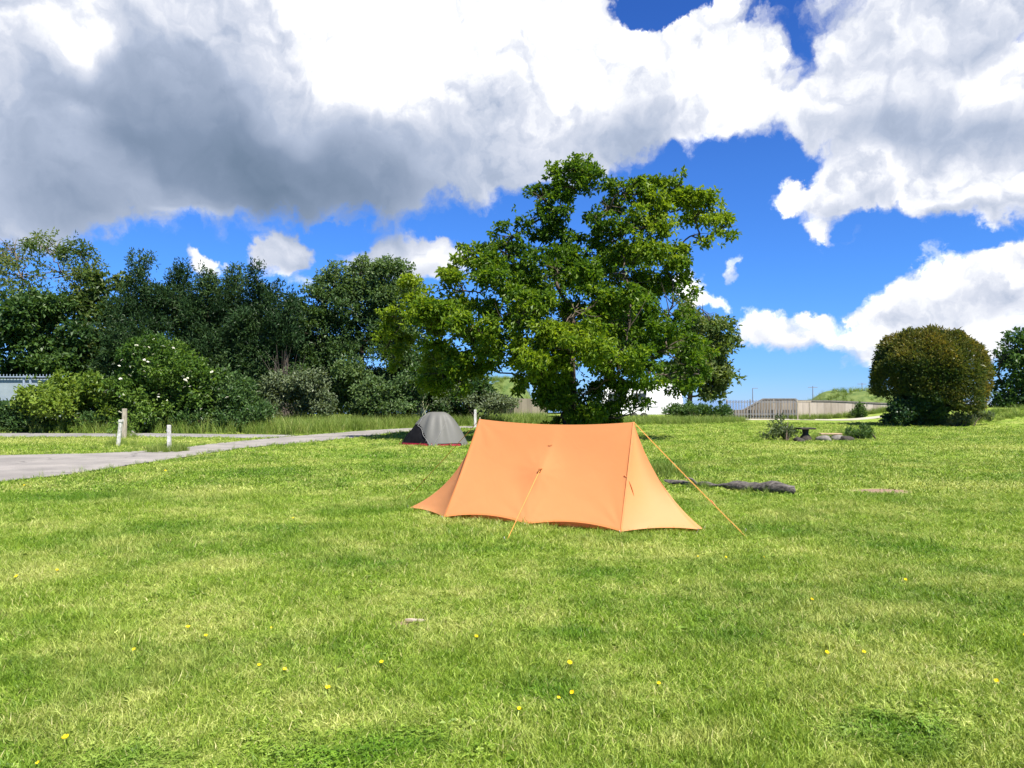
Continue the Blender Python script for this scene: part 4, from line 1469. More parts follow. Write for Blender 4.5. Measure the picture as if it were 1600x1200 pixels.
def end_panel(which, sg, n=20):
    """bell end: from the ridge end to the toe, one side"""
    if which == 'L':
        A3, C3, T3 = np.array([RA[0], RA[1]]), np.array([0.83, 0.38]), np.array([-0.05, 0.025])
        hc2 = SK['FL']
    else:
        A3, C3, T3 = np.array([RB[0], RB[1]]), np.array([3.53, 0.50]), np.array([4.13, 0.04])
        hc2 = SK['FR']
    V = []
    for j in range(n + 1):
        t = j / n
        e = (1 - t) ** 2 * A3 + 2 * t * (1 - t) * C3 + t * t * T3       # ridge-to-toe edge
        # ridge-end to corner edge follows the wall's edge
        sa = A3[0] + (hc2[0] - A3[0]) * t
        sag = 0.055 * math.sin(math.pi * t) * 0.35
        ss = hc2[1] * t - sag * 0.92
        szz = A3[1] + (0.035 - A3[1]) * t - sag * 0.35
        for i in range(n + 1):
            q = i / n
            arc = 4 * q * (1 - q)
            a = e[0] + (sa - e[0]) * q
            s = ss * q
            z = e[1] + (szz - e[1]) * q
            # cloth hollow
            k9 = 0.05 * math.sin(math.pi * q) * math.sin(math.pi * t)
            a += k9 * (0.7 if which == 'L' else -0.7)
            s -= k9 * 0.6
            z -= k9 * 0.3
            if t > 0.999:
                z += 0.03 * arc
                s -= 0.015 * arc
            V.append(tp(a, s * sg, z))
    if which == 'R':
        # blunt toe: spread the last rows sideways into a short cut end
        V = np.array(V)
        for j in range(n + 1):
            f = max(0.0, (j / n - 0.55) / 0.45)
            for i in range(n + 1):
                q = i / n
                V[j * (n + 1) + i] += TS * sg * 0.085 * f ** 1.5 * (1 - q) ** 2 * (0 if i == 0 else 1)
    i2 = (np.arange(n)[:, None] * (n + 1) + np.arange(n)[None, :]).ravel()
    return np.array(V), np.stack([i2, i2 + 1, i2 + n + 2, i2 + n + 1], 1)


Vs, Qs, off = [], [], 0
for sg in (1, -1):
    for pv, pq in (wall(sg), end_panel('L', sg), end_panel('R', sg)):
        Vs.append(pv)
        Qs.append(pq + off)
        off += len(pv)
fly = mk('flysheet', np.concatenate(Vs), np.concatenate(Qs), M_tent, tent, smooth=True)

# seams down the wall edges
def strip(pts, nrm, w, lift=0.004):
    pts = np.array(pts)
    tg = unit(np.gradient(pts, axis=0))
    sd3 = unit(np.cross(tg, nrm))
    V = np.concatenate([pts + sd3 * w / 2 + nrm * lift, pts - sd3 * w / 2 + nrm * lift])
    n = len(pts)
    i2 = np.arange(n - 1)
    return V, np.stack([i2, i2 + 1, i2 + 1 + n, i2 + n], 1)


wv, _ = wall(1)
nu1 = NU + 1
nfront = unit(TS * 0.9 + np.array([0, 0, 0.43]))
for col_i, off2 in ((0, -0.0), (NU, 0.0)):
    pts = [wv[j * nu1 + col_i] for j in range(NV + 1)]
    nn2 = unit(nfront + TA * (-0.25 if col_i == 0 else 0.25))
    sv3, sq3 = strip(pts, nn2, 0.022, 0.006)
    mk('seam', sv3, sq3, M_tent_seam, tent, smooth=True)
# hem tape and ridge tape
hp2 = [wv[NV * nu1 + i] + np.array([0, 0, 0.012]) for i in range(NU + 1)]
hv, hq = strip(hp2, nfront, 0.024, 0.004)
mk('hem_tape', hv, hq, M_tent_seam, tent, smooth=True)
# poles
for a2, z2 in (RA, RB):
    for sg in (1, -1):
        q1, q2p = tp(a2, 0.0, z2 - 0.02), tp(a2 + (-0.12 if a2 < 2 else 0.0), sg * 0.50, 0.0)
        pv, pq = tubes([([q1, (q1 + q2p) / 2, q2p], [0.009] * 3)], 8)
        mk('pole', pv, pq, M_peg, tent, smooth=True)
# inner tent and groundsheet
iv = []
for a2, z2 in ((1.2, 1.08), (3.15, 1.08)):
    for s2, zz2 in ((0.44, 0.02), (0.36, 0.34), (0.0, z2), (-0.36, 0.34), (-0.44, 0.02)):
        iv.append(tp(a2 + (0.0), s2, zz2))
iq = [(i, i + 1, i + 6, i + 5) for i in range(4)] + [(0, 5, 9, 4), (0, 4, 3, 2, 1), (5, 6, 7, 8, 9)]
mk('inner_tent', np.array(iv), iq, M_inner, tent)
gv = [tp(1.15, 0.5, 0.012), tp(3.2, 0.5, 0.012), tp(3.2, -0.5, 0.012), tp(1.15, -0.5, 0.012)]
mk('groundsheet', np.array(gv), [(0, 1, 2, 3)], M_floor, tent)


def peg(p, lean, parent, name='peg', h=0.07):
    q = np.asarray(p, float)
    d = unit(np.array([lean[0], lean[1], 1.4]))
    pts = [q - d * 0.05, q + d * h * 0.6, q + d * h, q + d * h + np.array([lean[0], lean[1], 0]) * -0.02]
    pv, pq = tubes([(pts, [0.004, 0.004, 0.004, 0.003])], 6)
    return mk(name, pv, pq, M_peg, parent, smooth=True)


for nm in ('FL', 'FM', 'FR'):
    a2, s2 = SK[nm]
    peg(tp(a2, s2 + 0.03, 0.0), TS[:2], tent)
    c0, c1 = tp(a2, s2 - 0.01, 0.05), tp(a2, s2 + 0.035, 0.01)
    pv, pq = tubes([([c0, (c0 + c1) / 2, c1], [0.007, 0.006, 0.007])], 5)
    mk('peg_loop', pv, pq, M_tent_seam, tent, smooth=True)
peg(tp(-0.03, 0, 0), -TA[:2], tent)
peg(tp(4.12, -0.03, 0), TA[:2], tent)
peg(tp(4.08, 0.16, 0), TA[:2], tent)


def cord(a, b, r=0.0045, sag=0.02, name='guyline'):
    a, b = np.asarray(a, float), np.asarray(b, float)
    m2 = (a + b) / 2 - np.array([0, 0, sag])
    pv, pq = tubes([(bez(a, m2, b, 12), [r] * 12)], 6)
    o = mk(name, pv, pq, M_cord, tent, smooth=True)
    # sliding tensioner
    c = a + (b - a) * 0.72
    dr2 = unit(b - a)
    pv, pq = tubes([([c - dr2 * 0.025, c, c + dr2 * 0.025], [0.007, 0.009, 0.007])], 6)
    mk('tensioner', pv, pq, M_tent_seam, o, smooth=True)
    return o


gA = gp(634, 781)
gB = gp(1161, 834)
gC = gp(790, 848)
cord(tp(RA[0], 0, RA[1]), gA)
cord(tp(RB[0], 0, RB[1]), gB, 0.003)
cord(tp(RB[0], 0, RB[1] - 0.01), gp(1168, 842), 0.0022)
jm = int(round(0.47 * NV))
im = int(round(0.485 * NU))
att = wv[jm * nu1 + im] + nfront * 0.01
cord(att, gC, 0.0035, 0.0)
peg(gA, (-0.5, 0.2), tent)
peg(gB, (0.6, -0.2), tent)
peg(gC, (-0.3, -0.7), tent, h=0.09)
# toggle patch where the front guy is tied, and the tie cord on the right seam
tv4, tq4 = tubes([([att - np.array([0, 0, 0.03]), att + nfront * 0.015, att + np.array([0.03, 0, 0.03])], [0.012, 0.017, 0.008])], 7)
mk('toggle', tv4, tq4, M_tent_seam, tent, smooth=True)
for uu, tt0 in ((0.51, 0.22),):
    q = wv[int(round(tt0 * NV)) * nu1 + int(round(uu * NU))] + nfront * 0.006
    tv4, tq4 = tubes([([q - TA * 0.03, q + nfront * 0.006, q + TA * 0.03 + np.array([0, 0, 0.01])], [0.003, 0.004, 0.003])], 5)
    mk('stitching', tv4, tq4, M_tent_seam, tent, smooth=True)
epR, _ = end_panel('R', 1)
q0 = wv[NV // 2 * nu1 + NU - 2] + nfront * 0.012
q1 = epR[13 * 21 + 16] + unit(TS + TA * 0.5) * 0.015 - np.array([0, 0, 0.06])
tv4, tq4 = tubes([(bez(q0, (q0 + q1) / 2 + np.array([0.03, -0.02, 0.06]), q1, 8), [0.006] * 8)], 6)
mk('tie_cord', tv4, tq4, M_tent_seam, tent, smooth=True)

# ------------------------------------------------------------------ small grey tent
gq = gp(679, 697)
gt = thing('dome_tent', (gq[0], gq[1] + 0.6, 0), 'small grey dome tent with dark mesh end and red floor', 'tent')
GX0, GY0 = gq[0], gq[1] + 0.55
foot = [(-1.30, 0.10), (-0.66, -0.42), (-0.08, -0.72), (0.55, -0.52), (1.13, -0.12), (1.10, 0.35), (0.6, 0.62), (0.0, 0.85), (-0.6, 0.62)]
na = 72
fth = np.array([math.atan2(q[1], q[0]) for q in foot])
order = np.argsort(fth)
fth = fth[order]
frr = np.array([math.hypot(*foot[i]) for i in order])
ths = np.linspace(-math.pi, math.pi, na, endpoint=False)
fe = np.concatenate([[fth[-1] - 2 * math.pi], fth, [fth[0] + 2 * math.pi]])
re = np.concatenate([[frr[-1]], frr, [frr[0]]])
rr = np.interp(ths, fe, re)
nt = 26
GV = np.zeros((nt + 1, na, 3))
for j in range(nt + 1):
    t1 = j / nt
    z = 1.18 * (1 - t1 ** 1.68) ** 0.92
    for i in range(na):
        fx, fy = rr[i] * math.cos(ths[i]), rr[i] * math.sin(ths[i])
        rxp = max(-0.12, min(0.20, fx * 0.3)) + 0.02
        w8 = t1 ** 0.9
        pinch = 1 - 0.10 * math.sin(math.pi * t1) * (0.5 + 0.5 * math.cos(8 * ths[i]))
        x = rxp + (fx - rxp) * w8 * pinch
        y = fy * w8 * pinch
        GV[j, i] = (GX0 + x, GY0 + y, z)
angs = ths
inL = (angs > math.atan2(-0.10, -1.17) - 0.0)  # placeholder, sectors picked below
sets = {'flysheet': [], 'mesh_door': [], 'groundsheet': []}
for j in range(nt):
    for i in range(na):
        i1 = (i + 1) % na
        f4 = (j * na + i, j * na + i1, (j + 1) * na + i1, (j + 1) * na + i)
        c = (GV[j, i] + GV[j, i1] + GV[j + 1, i1] + GV[j + 1, i]) / 4
        x, y, z = c[0] - GX0, c[1] - GY0, c[2]
        front_left = y < 0.12 and x < -0.02
        if front_left and z < 0.74 * (1 - sst(x, -0.62, -0.08)) and z < 0.74:
            sets['groundsheet' if z < 0.10 else 'mesh_door'].append(f4)
        elif y < 0.1 and x > 0.0 and z < 0.035 + 0.03 * math.sin(min(1, max(0, (x) / 1.1)) * math.pi):
            sets['groundsheet'].append(f4)
        else:
            sets['flysheet'].append(f4)
GVf = GV.reshape(-1, 3)
GVi = GVf.copy()
GVi[:, :2] = (GVi[:, :2] - [GX0, GY0]) * 0.965 + [GX0, GY0]


def sub_mesh(name, V, faces, mat, parent):
    faces = np.array(faces)
    u, inv = np.unique(faces, return_inverse=True)
    return mk(name, V[u], inv.reshape(faces.shape), mat, parent, smooth=True)


sub_mesh('flysheet', GVf, sets['flysheet'], M_fly, gt)
md2 = sub_mesh('mesh_door', GVi, sets['mesh_door'], M_mesh, gt)
sub_mesh('groundsheet', GVi, sets['groundsheet'], M_red, gt)


def dome_pt(ang, t1):
    i = int(round((ang + math.pi) / (2 * math.pi) * na)) % na
    return GV[int(round(t1 * nt)), i]


def dome_line(a0, a1, t0, t1, n=12):
    return [dome_pt(a0 + (a1 - a0) * q / (n - 1), t0 + (t1 - t0) * q / (n - 1)) for q in range(n)]


for aa0, aa1, tt0, tt1 in ((-0.45, -1.62, 0.30, 1.0), (-2.75, -1.72, 0.62, 1.0), (-3.0, -2.75, 0.1, 0.62)):
    pts = np.array(dome_line(aa0, aa1, tt0, tt1))
    pts[:, :2] = (pts[:, :2] - [GX0, GY0]) * 1.012 + [GX0, GY0]
    pts[:, 2] += 0.006
    pts[1:-1] = (pts[:-2] + 2 * pts[1:-1] + pts[2:]) / 4
    pv, pq = tubes([(pts, [0.011] * len(pts))], 6)
    mk('pole_sleeve', pv, pq, M_flyseam, gt, smooth=True)
for q in ((-0.08, -0.76), (1.17, -0.12), (-1.33, 0.10), (0.55, -0.56)):
    peg((GX0 + q[0], GY0 + q[1], 0), (q[0] * 0.3, q[1] * 0.5), gt)
    c0 = np.array([GX0 + q[0] * 0.96, GY0 + q[1] * 0.95, 0.10])
    c1 = np.array([GX0 + q[0], GY0 + q[1], 0.01])
    pv, pq = tubes([([c0, (c0 + c1) / 2, c1], [0.016, 0.014, 0.012])], 5)
    mk('strap', pv, pq, M_red, gt, smooth=True)

# ------------------------------------------------------------------ posts
def post(px_base, py_base, py_top, wpx, mat, label, lean=0.0, cap=False, rod=False):
    g = gp(px_base, py_base)
    s = g[1] / F
    h = (py_base - py_top) * s
    w = wpx * s
    t = thing('marker_post', (g[0], g[1], 0), label, 'post')
    bm = bmesh.new()
    bmesh.ops.create_cube(bm, size=1)
    bmesh.ops.subdivide_edges(bm, edges=bm.edges[:], cuts=4, use_grid_fill=True)
    r = random.Random(px_base)
    for v in bm.verts:
        z = (v.co.z + 0.5)
        v.co.x = v.co.x * w + lean * z + r.uniform(-1, 1) * w * 0.035
        v.co.y = v.co.y * w + r.uniform(-1, 1) * w * 0.035
        v.co.z = z * (h + 0.1) - 0.1
    me = bpy.data.meshes.new('shaft')
    bm.to_mesh(me)
    bm.free()
    me.materials.append(mat)
    o = bpy.data.objects.new('shaft', me)
    COL.objects.link(o)
    o.parent = t
    bevel_obj(o, w * 0.12, 2)
    if cap:
        b = np.array([g[0] + lean * 1.02, g[1], h + 0.002])
        V, Q = boxes([(b[0] - w * 0.66, b[1] - w * 0.66, h * 0.93, b[0] + w * 0.66, b[1] + w * 0.66, h + 0.03)])
        bevel_obj(mk('cap', V, Q, mat, t), w * 0.15, 2)
    if rod:
        V, Q = tubes([([(g[0] - w * 0.4, g[1], h * 0.8), (g[0] - w * 0.9, g[1] - 0.01, h * 0.8)], [0.02, 0.024])], 8)
        mk('bracket', V, Q, M_grime, t, smooth=True)
    return t


post(185, 698, 657, 4.6, M_white, 'white post with a notched cap leaning beside the taller wooden post', 0.10, cap=True)
post(195, 686.5, 638.5, 5.6, M_oldwood, 'tall weathered bare wooden post behind the white capped post', 0.0)
post(265.5, 707, 664, 5.0, M_white, 'white post in a grass tuft at the edge of the tarmac road', -0.02, rod=True)
post(742.5, 668, 640, 3.8, M_white, 'distant white post behind the left end of the orange tent', 0.0)
post(750, 666, 652, 1.8, M_oldwood, 'short thin grey stake just right of the distant white post', 0.0)
g = gp(212, 684)
V, Q = tubes([([(g[0] - 0.15, g[1], 0.28), (g[0], g[1], 0.16), (g[0] + 0.14, g[1], 0.02)], [0.04, 0.045, 0.03]), ([(g[0] - 0.16, g[1] + 0.05, 0.12), (g[0] + 0.1, g[1] + 0.05, 0.03)], [0.03, 0.03])], 7)
tag(mk('broken_stake', V, Q, M_stone, loc=(g[0], g[1], 0)), 'short broken pale stake lying by the gravel strip right of the wooden post', 'stake')

# ------------------------------------------------------------------ log, stones, pedestal
lr = np.random.default_rng(5)
la, lb = gp(1038, 757), gp(1238, 770)
n = 26
pts, rad = [], []
for i in range(n):
    q = i / (n - 1)
    p3 = la + (lb - la) * q
    rz = 0.030 + 0.028 * q + 0.040 * sst(q, 0.45, 0.62) - 0.016 * sst(q, 0.90, 1.0)
    pts.append([p3[0], p3[1] + 0.05 * math.sin(q * 5), max(0.02, rz * 0.75) + (0.05 * (1 - q) ** 3) + 0.012 * math.sin(q * 17)])
    rad.append(rz * (1 + 0.10 * math.sin(q * 23) + 0.08 * lr.normal()))
pts.insert(0, [pts[0][0] - 0.02, pts[0][1], pts[0][2]])
rad.insert(0, 0.004)
pts.append([pts[-1][0] + 0.02, pts[-1][1], pts[-1][2]])
rad.append(0.02)
V, Q = tubes([(pts, rad)], 14)
V[:, 2] += snoise(V * [0.35, 1, 1], 6, 34) * 0.014
V[:, 1] += snoise(V * [0.35, 1, 1], 7, 30) * 0.014
lt = thing('fallen_log', tuple((la + lb) / 2), 'weathered dark log lying on the lawn right of the orange tent', 'log')
M_log = solid('log_bark', (0.014, 0.012, 0.011), (0.15, 0.135, 0.118), 11, 0.95, 1.0, stretch=(0.3, 2.4, 2.4))
mk('stem', V, Q, M_log, lt, smooth=True)
e = np.array(pts[-7])
V, Q = tubes([([e + [0, -0.05, 0.03], e + [0.12, -0.12, 0.06], e + [0.28, -0.13, 0.02]], [0.06, 0.055, 0.02])], 9)
mk('branch_stub', V, Q, M_log, lt, smooth=True)
e = np.array(pts[8])
V, Q = tubes([([e, e + [-0.1, 0.02, 0.1], e + [-0.22, 0.05, 0.13]], [0.03, 0.022, 0.01])], 7)
mk('branch_stub', V, Q, M_log, lt, smooth=True)

pb_ = gp(1258, 688)
pd = thing('pedestal_table', tuple(pb_), 'dark wooden pedestal with a flat top standing in the lawn', 'table')
V, Q = tubes([([pb_ + [0, 0, -0.03], pb_ + [0.0, 0, 0.12], pb_ + [0, 0, 0.26], pb_ + [0, 0, 0.44]], [0.26, 0.22, 0.11, 0.13])], 10)
mk('leg', V, Q, M_darkwood, pd, smooth=True)
V, Q = boxes([(pb_[0] - 0.30, pb_[1] - 0.28, 0.44, pb_[0] + 0.32, pb_[1] + 0.28, 0.505)])
bevel_obj(mk('top', V, Q, M_darkwood, pd), 0.012)


def rock(p, sx2, sy2, sz2, seed, label, mat=M_stone, name='stone'):
    bm = bmesh.new()
    bmesh.ops.create_icosphere(bm, subdivisions=3, radius=1)
    P = np.array([v.co[:] for v in bm.verts])
    dd2 = 1 + 0.16 * snoise(P, seed, 2.2) + 0.06 * snoise(P, seed + 1, 6)
    for v, q in zip(bm.verts, dd2):
        v.co = Vector((v.co.x * sx2 * q, v.co.y * sy2 * q, max(-0.4, v.co.z * q) * sz2 + sz2 * 0.35))
    me = bpy.data.meshes.new(name)
    bm.to_mesh(me)
    bm.free()
    me.materials.append(mat)
    for f in me.polygons:
        f.use_smooth = True
    o = bpy.data.objects.new(name, me)
    COL.objects.link(o)
    o.location = p
    return tag(o, label, 'stone')


rock(gp(1286, 689), 0.28, 0.22, 0.16, 11, 'flat grey stone under the left end of the plank')
rock(gp(1306, 688), 0.24, 0.2, 0.17, 12, 'grey stone under the right end of the plank')
rock(gp(1322, 688.5), 0.34, 0.24, 0.15, 13, 'dark low stone right of the plank', M_darkwood)
rock(gp(1249, 690), 0.2, 0.2, 0.14, 14, 'dark stone at the foot of the wooden pedestal', M_darkwood)
q = gp(1297, 688)
V, Q = boxes([(q[0] - 0.42, q[1] - 0.12, 0.235, q[0] + 0.42, q[1] + 0.12, 0.285)])
o = bevel_obj(mk('plank', V, Q, M_tan, loc=(q[0], q[1], 0.235)), 0.01)
tag(o, 'tan wooden plank resting on stones beside the dark pedestal', 'plank')

# pale chip in the small bare patch
q = gp(650, 974)
bm = bmesh.new()
ring = [(-0.075, -0.004), (-0.02, -0.014), (0.04, -0.013), (0.08, 0.0), (0.03, 0.012), (-0.03, 0.010)]
vs = [bm.verts.new((x, y, 0.0)) for x, y in ring]
f = bm.faces.new(vs)
ex = bmesh.ops.extrude_face_region(bm, geom=[f])
for v in [z for z in ex['geom'] if isinstance(z, bmesh.types.BMVert)]:
    v.co.z += 0.012
bmesh.ops.recalc_face_normals(bm, faces=bm.faces[:])
me = bpy.data.meshes.new('wood_chip')
bm.to_mesh(me)
bm.free()
me.materials.append(solid('pale_chip', (0.40, 0.31, 0.24), (0.55, 0.46, 0.38), 30, 0.8))
o = bpy.data.objects.new('wood_chip', me)
COL.objects.link(o)
o.location = (q[0], q[1], 0.03)
o.rotation_euler = (0, 0, -0.15)
tag(o, 'pale wood chip lying by a small bare patch in the foreground lawn', 'wood chip')

# ------------------------------------------------------------------ buttercups
bm = bmesh.new()
nst = 5
prev = None
for i in range(3):
    z = i * 0.02
    ringv = [bm.verts.new((0.0014 * math.cos(a * 2.094), 0.0014 * math.sin(a * 2.094), z)) for a in range(3)]
    if prev:
        for a in range(3):
            bm.faces.new((prev[a], prev[(a + 1) % 3], ringv[(a + 1) % 3], ringv[a]))
    prev = ringv
stem_faces = len(bm.faces)
for kp in range(5):
    a = kp * 1.2566
    c, s = math.cos(a), math.sin(a)

    def R(x, y, z):
        return bm.verts.new((x * c - y * s, x * s + y * c, 0.04 + z))
    v0, v1, v2_, v3, v4 = R(0, 0, 0), R(0.006, -0.006, 0.003), R(0.0135, -0.006, 0.008), R(0.0135, 0.006, 0.008), R(0.006, 0.006, 0.003)
    bm.faces.new((v0, v1, v2_, v3, v4))
me = bpy.data.meshes.new('buttercup')
bm.to_mesh(me)
bm.free()
me.materials.append(M_nettle)
me.materials.append(M_petal)
for i, f in enumerate(me.polygons):
    f.material_index = 0 if i < stem_faces else 1
BC = [(113, 1157, 1.3), (73, 1188, .8), (297, 986, 1.3), (324, 996, 1.0), (216, 1015, 1.0), (407, 1043, 1.0), (447, 1048, 1.0), (513, 1083, 1.3), (599, 1039, 1.1), (425, 981, .7), (744, 997, 1.1),
      (885, 1041, 1.3), (898, 1086, 1.1), (870, 1095, .9), (812, 1110, .9), (1027, 1072, .9), (1262, 940, 1.1), (1188, 871, 1.1), (1131, 871, 1.0), (1283, 1022, 1.1), (1342, 1022, 1.0), (1552, 1069, 1.1),
      (1410, 908, 1.1), (36, 903, 1.4), (92, 893, 1.1), (460, 811, 1.3), (1590, 995, .9), (259, 734, 1.8), (42, 758, 1.6), (1090, 870, .9)]
pr = random.Random(3)
b0 = None
for px, py, sc2 in BC:
    g = gp(px, py + 6)
    if b0 is None:
        b0 = o = bpy.data.objects.new('buttercup', me)
    else:
        o = b0.copy()
    COL.objects.link(o)
    o.location = (g[0], g[1], float(H(g[0], g[1])))
    sc2 *= 0.8
    o.scale = (sc2, sc2, 1.3 * min(1.4, sc2))
    o.rotation_euler = (0.35 + pr.uniform(-0.2, 0.3), pr.uniform(-0.2, 0.2), pr.uniform(-0.6, 0.6))
    tag(o, 'small yellow buttercup flower standing in the mown lawn', 'flower', 'buttercups scattered over the lawn')

# ------------------------------------------------------------------ caravan
CY = 57.0
x0, x1 = (938 - 800) / F * CY, (1069 - 800) / F * CY
cv = thing('caravan', ((x0 + x1) / 2, CY + 1.1, 0), 'white caravan half hidden behind the low boughs of the large tree', 'caravan')
prof = [(0.0, 0.45), (0.05, 1.3), (0.25, 2.35), (0.55, 2.72), (1.2, 2.85), (x1 - x0 - 1.0, 2.85), (x1 - x0 - 0.45, 2.70), (x1 - x0 - 0.16, 1.9), (x1 - x0, 1.0), (x1 - x0, 0.45)]
V, Fq = [], []
for yy in (CY, CY + 2.2):
    for a, z in prof:
        V.append((x0 + a, yy, z))
n = len(prof)
Fq = [tuple(range(n)), tuple(range(2 * n - 1, n - 1, -1))] + [(i, i + n, (i + 1) % n + n, (i + 1) % n) for i in range(n)]
bevel_obj(mk('body', np.array(V), Fq, M_caravan, cv), 0.05, 3)
for wx0, wx1, wz0, wz1 in ((0.65, 2.0, 1.45, 2.1), (2.6, 3.5, 1.55, 2.1)):
    V, Q = boxes([(x0 + wx0, CY - 0.02, wz0, x0 + wx1, CY + 0.02, wz1)])
    wf = bevel_obj(mk('window', V, Q, M_glass, cv), 0.015)
    V, Q = boxes([(x0 + wx0 - 0.06, CY - 0.012, wz0 - 0.06, x0 + wx1 + 0.06, CY + 0.012, wz1 + 0.06)])
    mk('window_frame', V, Q, M_grime, wf)
V, Q = boxes([(x0 + 4.4, CY - 0.012, 0.6, x0 + 5.1, CY + 0.02, 2.4)])
bevel_obj(mk('door', V, Q, M_caravan, cv), 0.02)
V, Q = boxes([(x0 + 0.1, CY - 0.018, 1.05, x1 - 0.1, CY + 0.01, 1.10)])
mk('trim', V, Q, M_grime, cv)
for wx in (x0 + 2.6, x0 + 3.35):
    V, Q = tubes([([(wx, CY - 0.02, 0.32), (wx, CY + 0.0, 0.32), (wx, CY + 0.18, 0.32), (wx, CY + 0.2, 0.32)], [0.1, 0.32, 0.32, 0.1])], 20)
    mk('wheel', V, Q, M_tyre, cv, smooth=True)

# ------------------------------------------------------------------ old concrete walls and fences on the right
def prism(name, poly, y0, y1, mat, parent, loc=None):
    """upright slab: poly of (x,z) between two depths"""
    n = len(poly)
    V = [(x, y0, z) for x, z in poly] + [(x, y1, z) for x, z in poly]
    Fq = [tuple(range(n - 1, -1, -1)), tuple(range(n, 2 * n))] + [(i, (i + 1) % n, (i + 1) % n + n, i + n) for i in range(n)]
    return mk(name, np.array(V), Fq, mat, parent, loc=loc)


def xz(px, py, Y):
    q = wp(px, py, Y)
    return (q[0], q[2])


WY = 63.0
bx2 = xz(1320, 655, WY)[0]
cw = thing('concrete_wall', (bx2, WY, 0), 'long pale concrete wall below the grassy mound left of the yew', 'wall')
prism('wall', [xz(1243, 657, WY), xz(1243, 627, WY), xz(1300, 627.5, WY), xz(1395, 632, WY), xz(1395, 657, WY)], WY, WY + 0.4, M_conc, cw)
prism('coping', [xz(1242, 627, WY), xz(1242, 625, WY), xz(1300, 625.5, WY), xz(1396, 630, WY), xz(1396, 632, WY), xz(1300, 627.5, WY)], WY - 0.05, WY + 0.45, M_stone, cw)
WY2 = 62.6
bx2 = xz(1205, 655, WY2)[0]
ww = thing('concrete_wall', (bx2, WY2, 0), 'darker stained wing wall with a sloping end left of the pale wall', 'wall')
prism('wall', [xz(1160, 657, WY2), xz(1160, 643, WY2), xz(1194, 624.5, WY2), xz(1243, 624.5, WY2), xz(1243, 657, WY2)], WY2, WY2 + 0.3, M_concd, ww)
prism('coping', [xz(1159, 643, WY2), xz(1159, 641.5, WY2), xz(1193.5, 622.5, WY2), xz(1244, 622.5, WY2), xz(1244, 624.5, WY2), xz(1194, 624.5, WY2)], WY2 - 0.04, WY2 + 0.34, M_stone, ww)
FY = 61.8
fx0, fx1 = xz(1136, 655, FY)[0], xz(1246, 655, FY)[0]
fn = thing('palisade_fence', ((fx0 + fx1) / 2, FY, 0), 'grey metal fence of thin upright pales before the stained wing wall', 'fence')
x = fx0
while x < fx1:
    V, Q = boxes([(x, FY - 0.012, 0.08, x + 0.055, FY + 0.012, 1.58)])
    mk('pale', V, Q, M_polemetal, fn)
    x += 0.24
V, Q = boxes([(fx0, FY + 0.014, 1.40, fx1, FY + 0.05, 1.46), (fx0, FY + 0.014, 0.40, fx1, FY + 0.05, 0.46)])
mk('rails', V, Q, M_polemetal, fn)
V, Q = boxes([(fx0, FY + 0.14, 0.02, fx1, FY + 0.18, 0.78)])
mk('board_panel', V, Q, M_concd, fn)
for i in range(4):
    xx = fx0 + (fx1 - fx0) * i / 3
    V, Q = boxes([(xx - 0.04, FY + 0.052, -0.1, xx + 0.04, FY + 0.13, 1.66)])
    mk('post', V, Q, M_oldwood, fn)
gw = thing('timber_frame', (xz(1258, 656, 59.5)[0], 59.5, 0), 'pale two post timber frame with a crossbar before the concrete wall', 'frame')
gx0, gx1 = xz(1246, 655, 59.5)[0], xz(1265, 655, 59.5)[0]
for xx in (gx0, gx1):
    V, Q = boxes([(xx - 0.05, 59.45, -0.1, xx + 0.05, 59.55, 1.42)])
    bevel_obj(mk('post', V, Q, M_oldwood, gw), 0.008)
V, Q = boxes([(gx0 - 0.1, 59.44, 1.42, gx1 + 0.1, 59.56, 1.54)])
bevel_obj(mk('crossbar', V, Q, M_oldwood, gw), 0.008)
LWY = 64.0
lw3 = thing('concrete_wall', (xz(815, 655, LWY)[0], LWY, 0), 'low brown concrete wall under the mound left of the big trunk', 'wall')
prism('wall', [xz(803, 657, LWY), xz(803, 622, LWY), xz(856, 624, LWY), xz(856, 657, LWY)], LWY, LWY + 0.4, M_concd, lw3)
prism('doorway', [xz(780, 657, LWY), xz(780, 623, LWY), xz(802.8, 622, LWY), xz(802.8, 657, LWY)], LWY + 0.1, LWY + 0.5, M_darkwood, lw3)

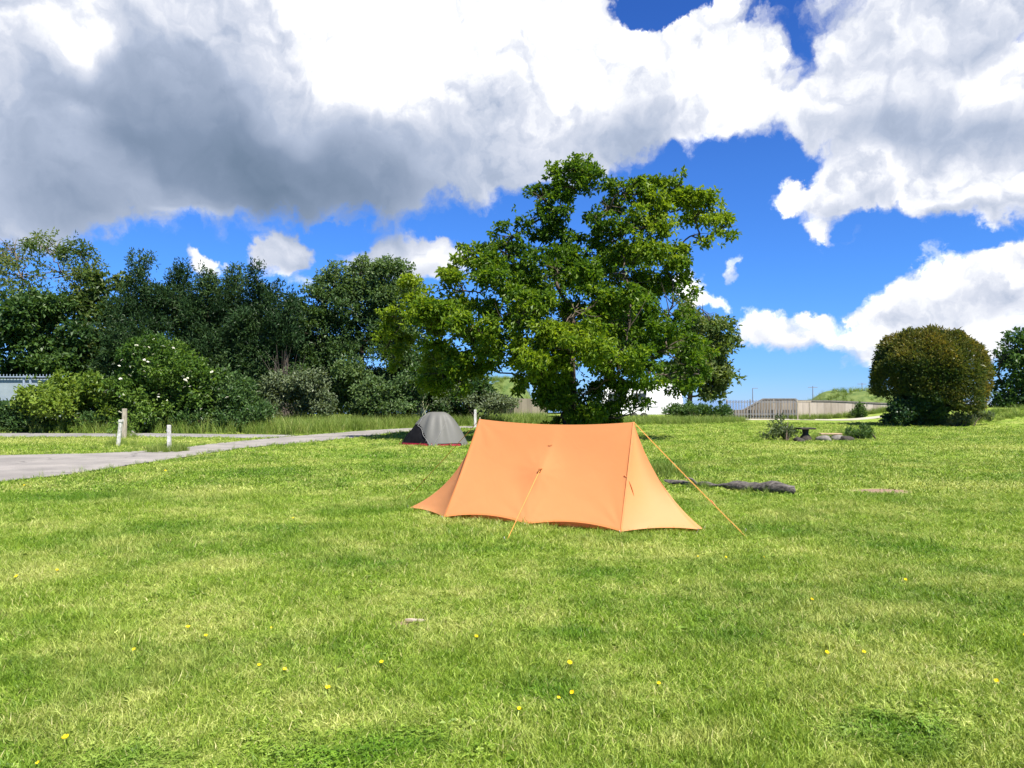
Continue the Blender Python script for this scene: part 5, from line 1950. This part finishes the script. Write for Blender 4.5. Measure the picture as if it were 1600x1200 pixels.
# distant poles
for px, pt, Yp, lab, kind in ((1176, 607, 230, 'distant thin lamp post with a short arm above the fence', 'l'), (1270, 603, 240, 'distant T shaped utility pole above the concrete wall', 't'), (1347, 598, 250, 'distant pole on the mound skyline beside the yew', 't')):
    c = wp(px, pt, Yp)
    t = thing('utility_pole', (c[0], Yp, 0), lab, 'pole')
    V, Q = tubes([([(c[0], Yp, 0), (c[0], Yp, c[2] * 0.5), (c[0], Yp, c[2])], [0.16, 0.14, 0.11])], 8)
    mk('shaft', V, Q, M_polemetal, t, smooth=True)
    if kind == 't':
        V, Q = boxes([(c[0] - 1.5, Yp - 0.08, c[2] - 0.55, c[0] + 1.5, Yp + 0.08, c[2] - 0.35)])
        mk('crossarm', V, Q, M_polemetal, t)
    else:
        V, Q = boxes([(c[0] + 0.0, Yp - 0.08, c[2] - 0.02, c[0] + 1.6, Yp + 0.08, c[2] + 0.16)])
        mk('lamp_arm', V, Q, M_polemetal, t)

# ------------------------------------------------------------------ fence and pale shed at the far left
SY = 42.5
sx0, sx1 = xz(-90, 640, SY)[0], xz(98, 640, SY)[0]
sf = thing('steel_fence', ((sx0 + sx1) / 2, SY, 0), 'blue grey steel railing fence at the left edge', 'fence')
top_z, mid_z = xz(0, 588, SY)[1], xz(0, 624, SY)[1]
V, Q = boxes([(sx0, SY - 0.03, top_z - 0.06, sx1, SY + 0.03, top_z), (sx0, SY - 0.03, mid_z - 0.06, sx1, SY + 0.03, mid_z), (sx0, SY - 0.03, 0.15, sx1, SY + 0.03, 0.21)])
mk('rails', V, Q, M_steelblue, sf)
x = sx0 + 0.08
while x < sx1:
    for z0, z1 in ((0.215, mid_z - 0.065), (top_z + 0.004, top_z + 0.12)):
        V, Q = boxes([(x - 0.015, SY - 0.015, z0, x + 0.015, SY + 0.015, z1)])
        mk('bar', V, Q, M_steelblue, sf)
    x += 0.19
for px in (-80, 36, 46, 95):
    xx = xz(px, 640, SY)[0]
    V, Q = boxes([(xx - 0.05, SY + 0.035, -0.1, xx + 0.05, SY + 0.13, top_z + 0.05)])
    mk('post', V, Q, M_steelblue, sf)
V, Q = boxes([(sx0 + 0.1, SY + 0.14, mid_z - 0.02, sx1 - 0.1, SY + 0.17, top_z - 0.14)])
mk('panel', V, Q, M_palepanel, sf)
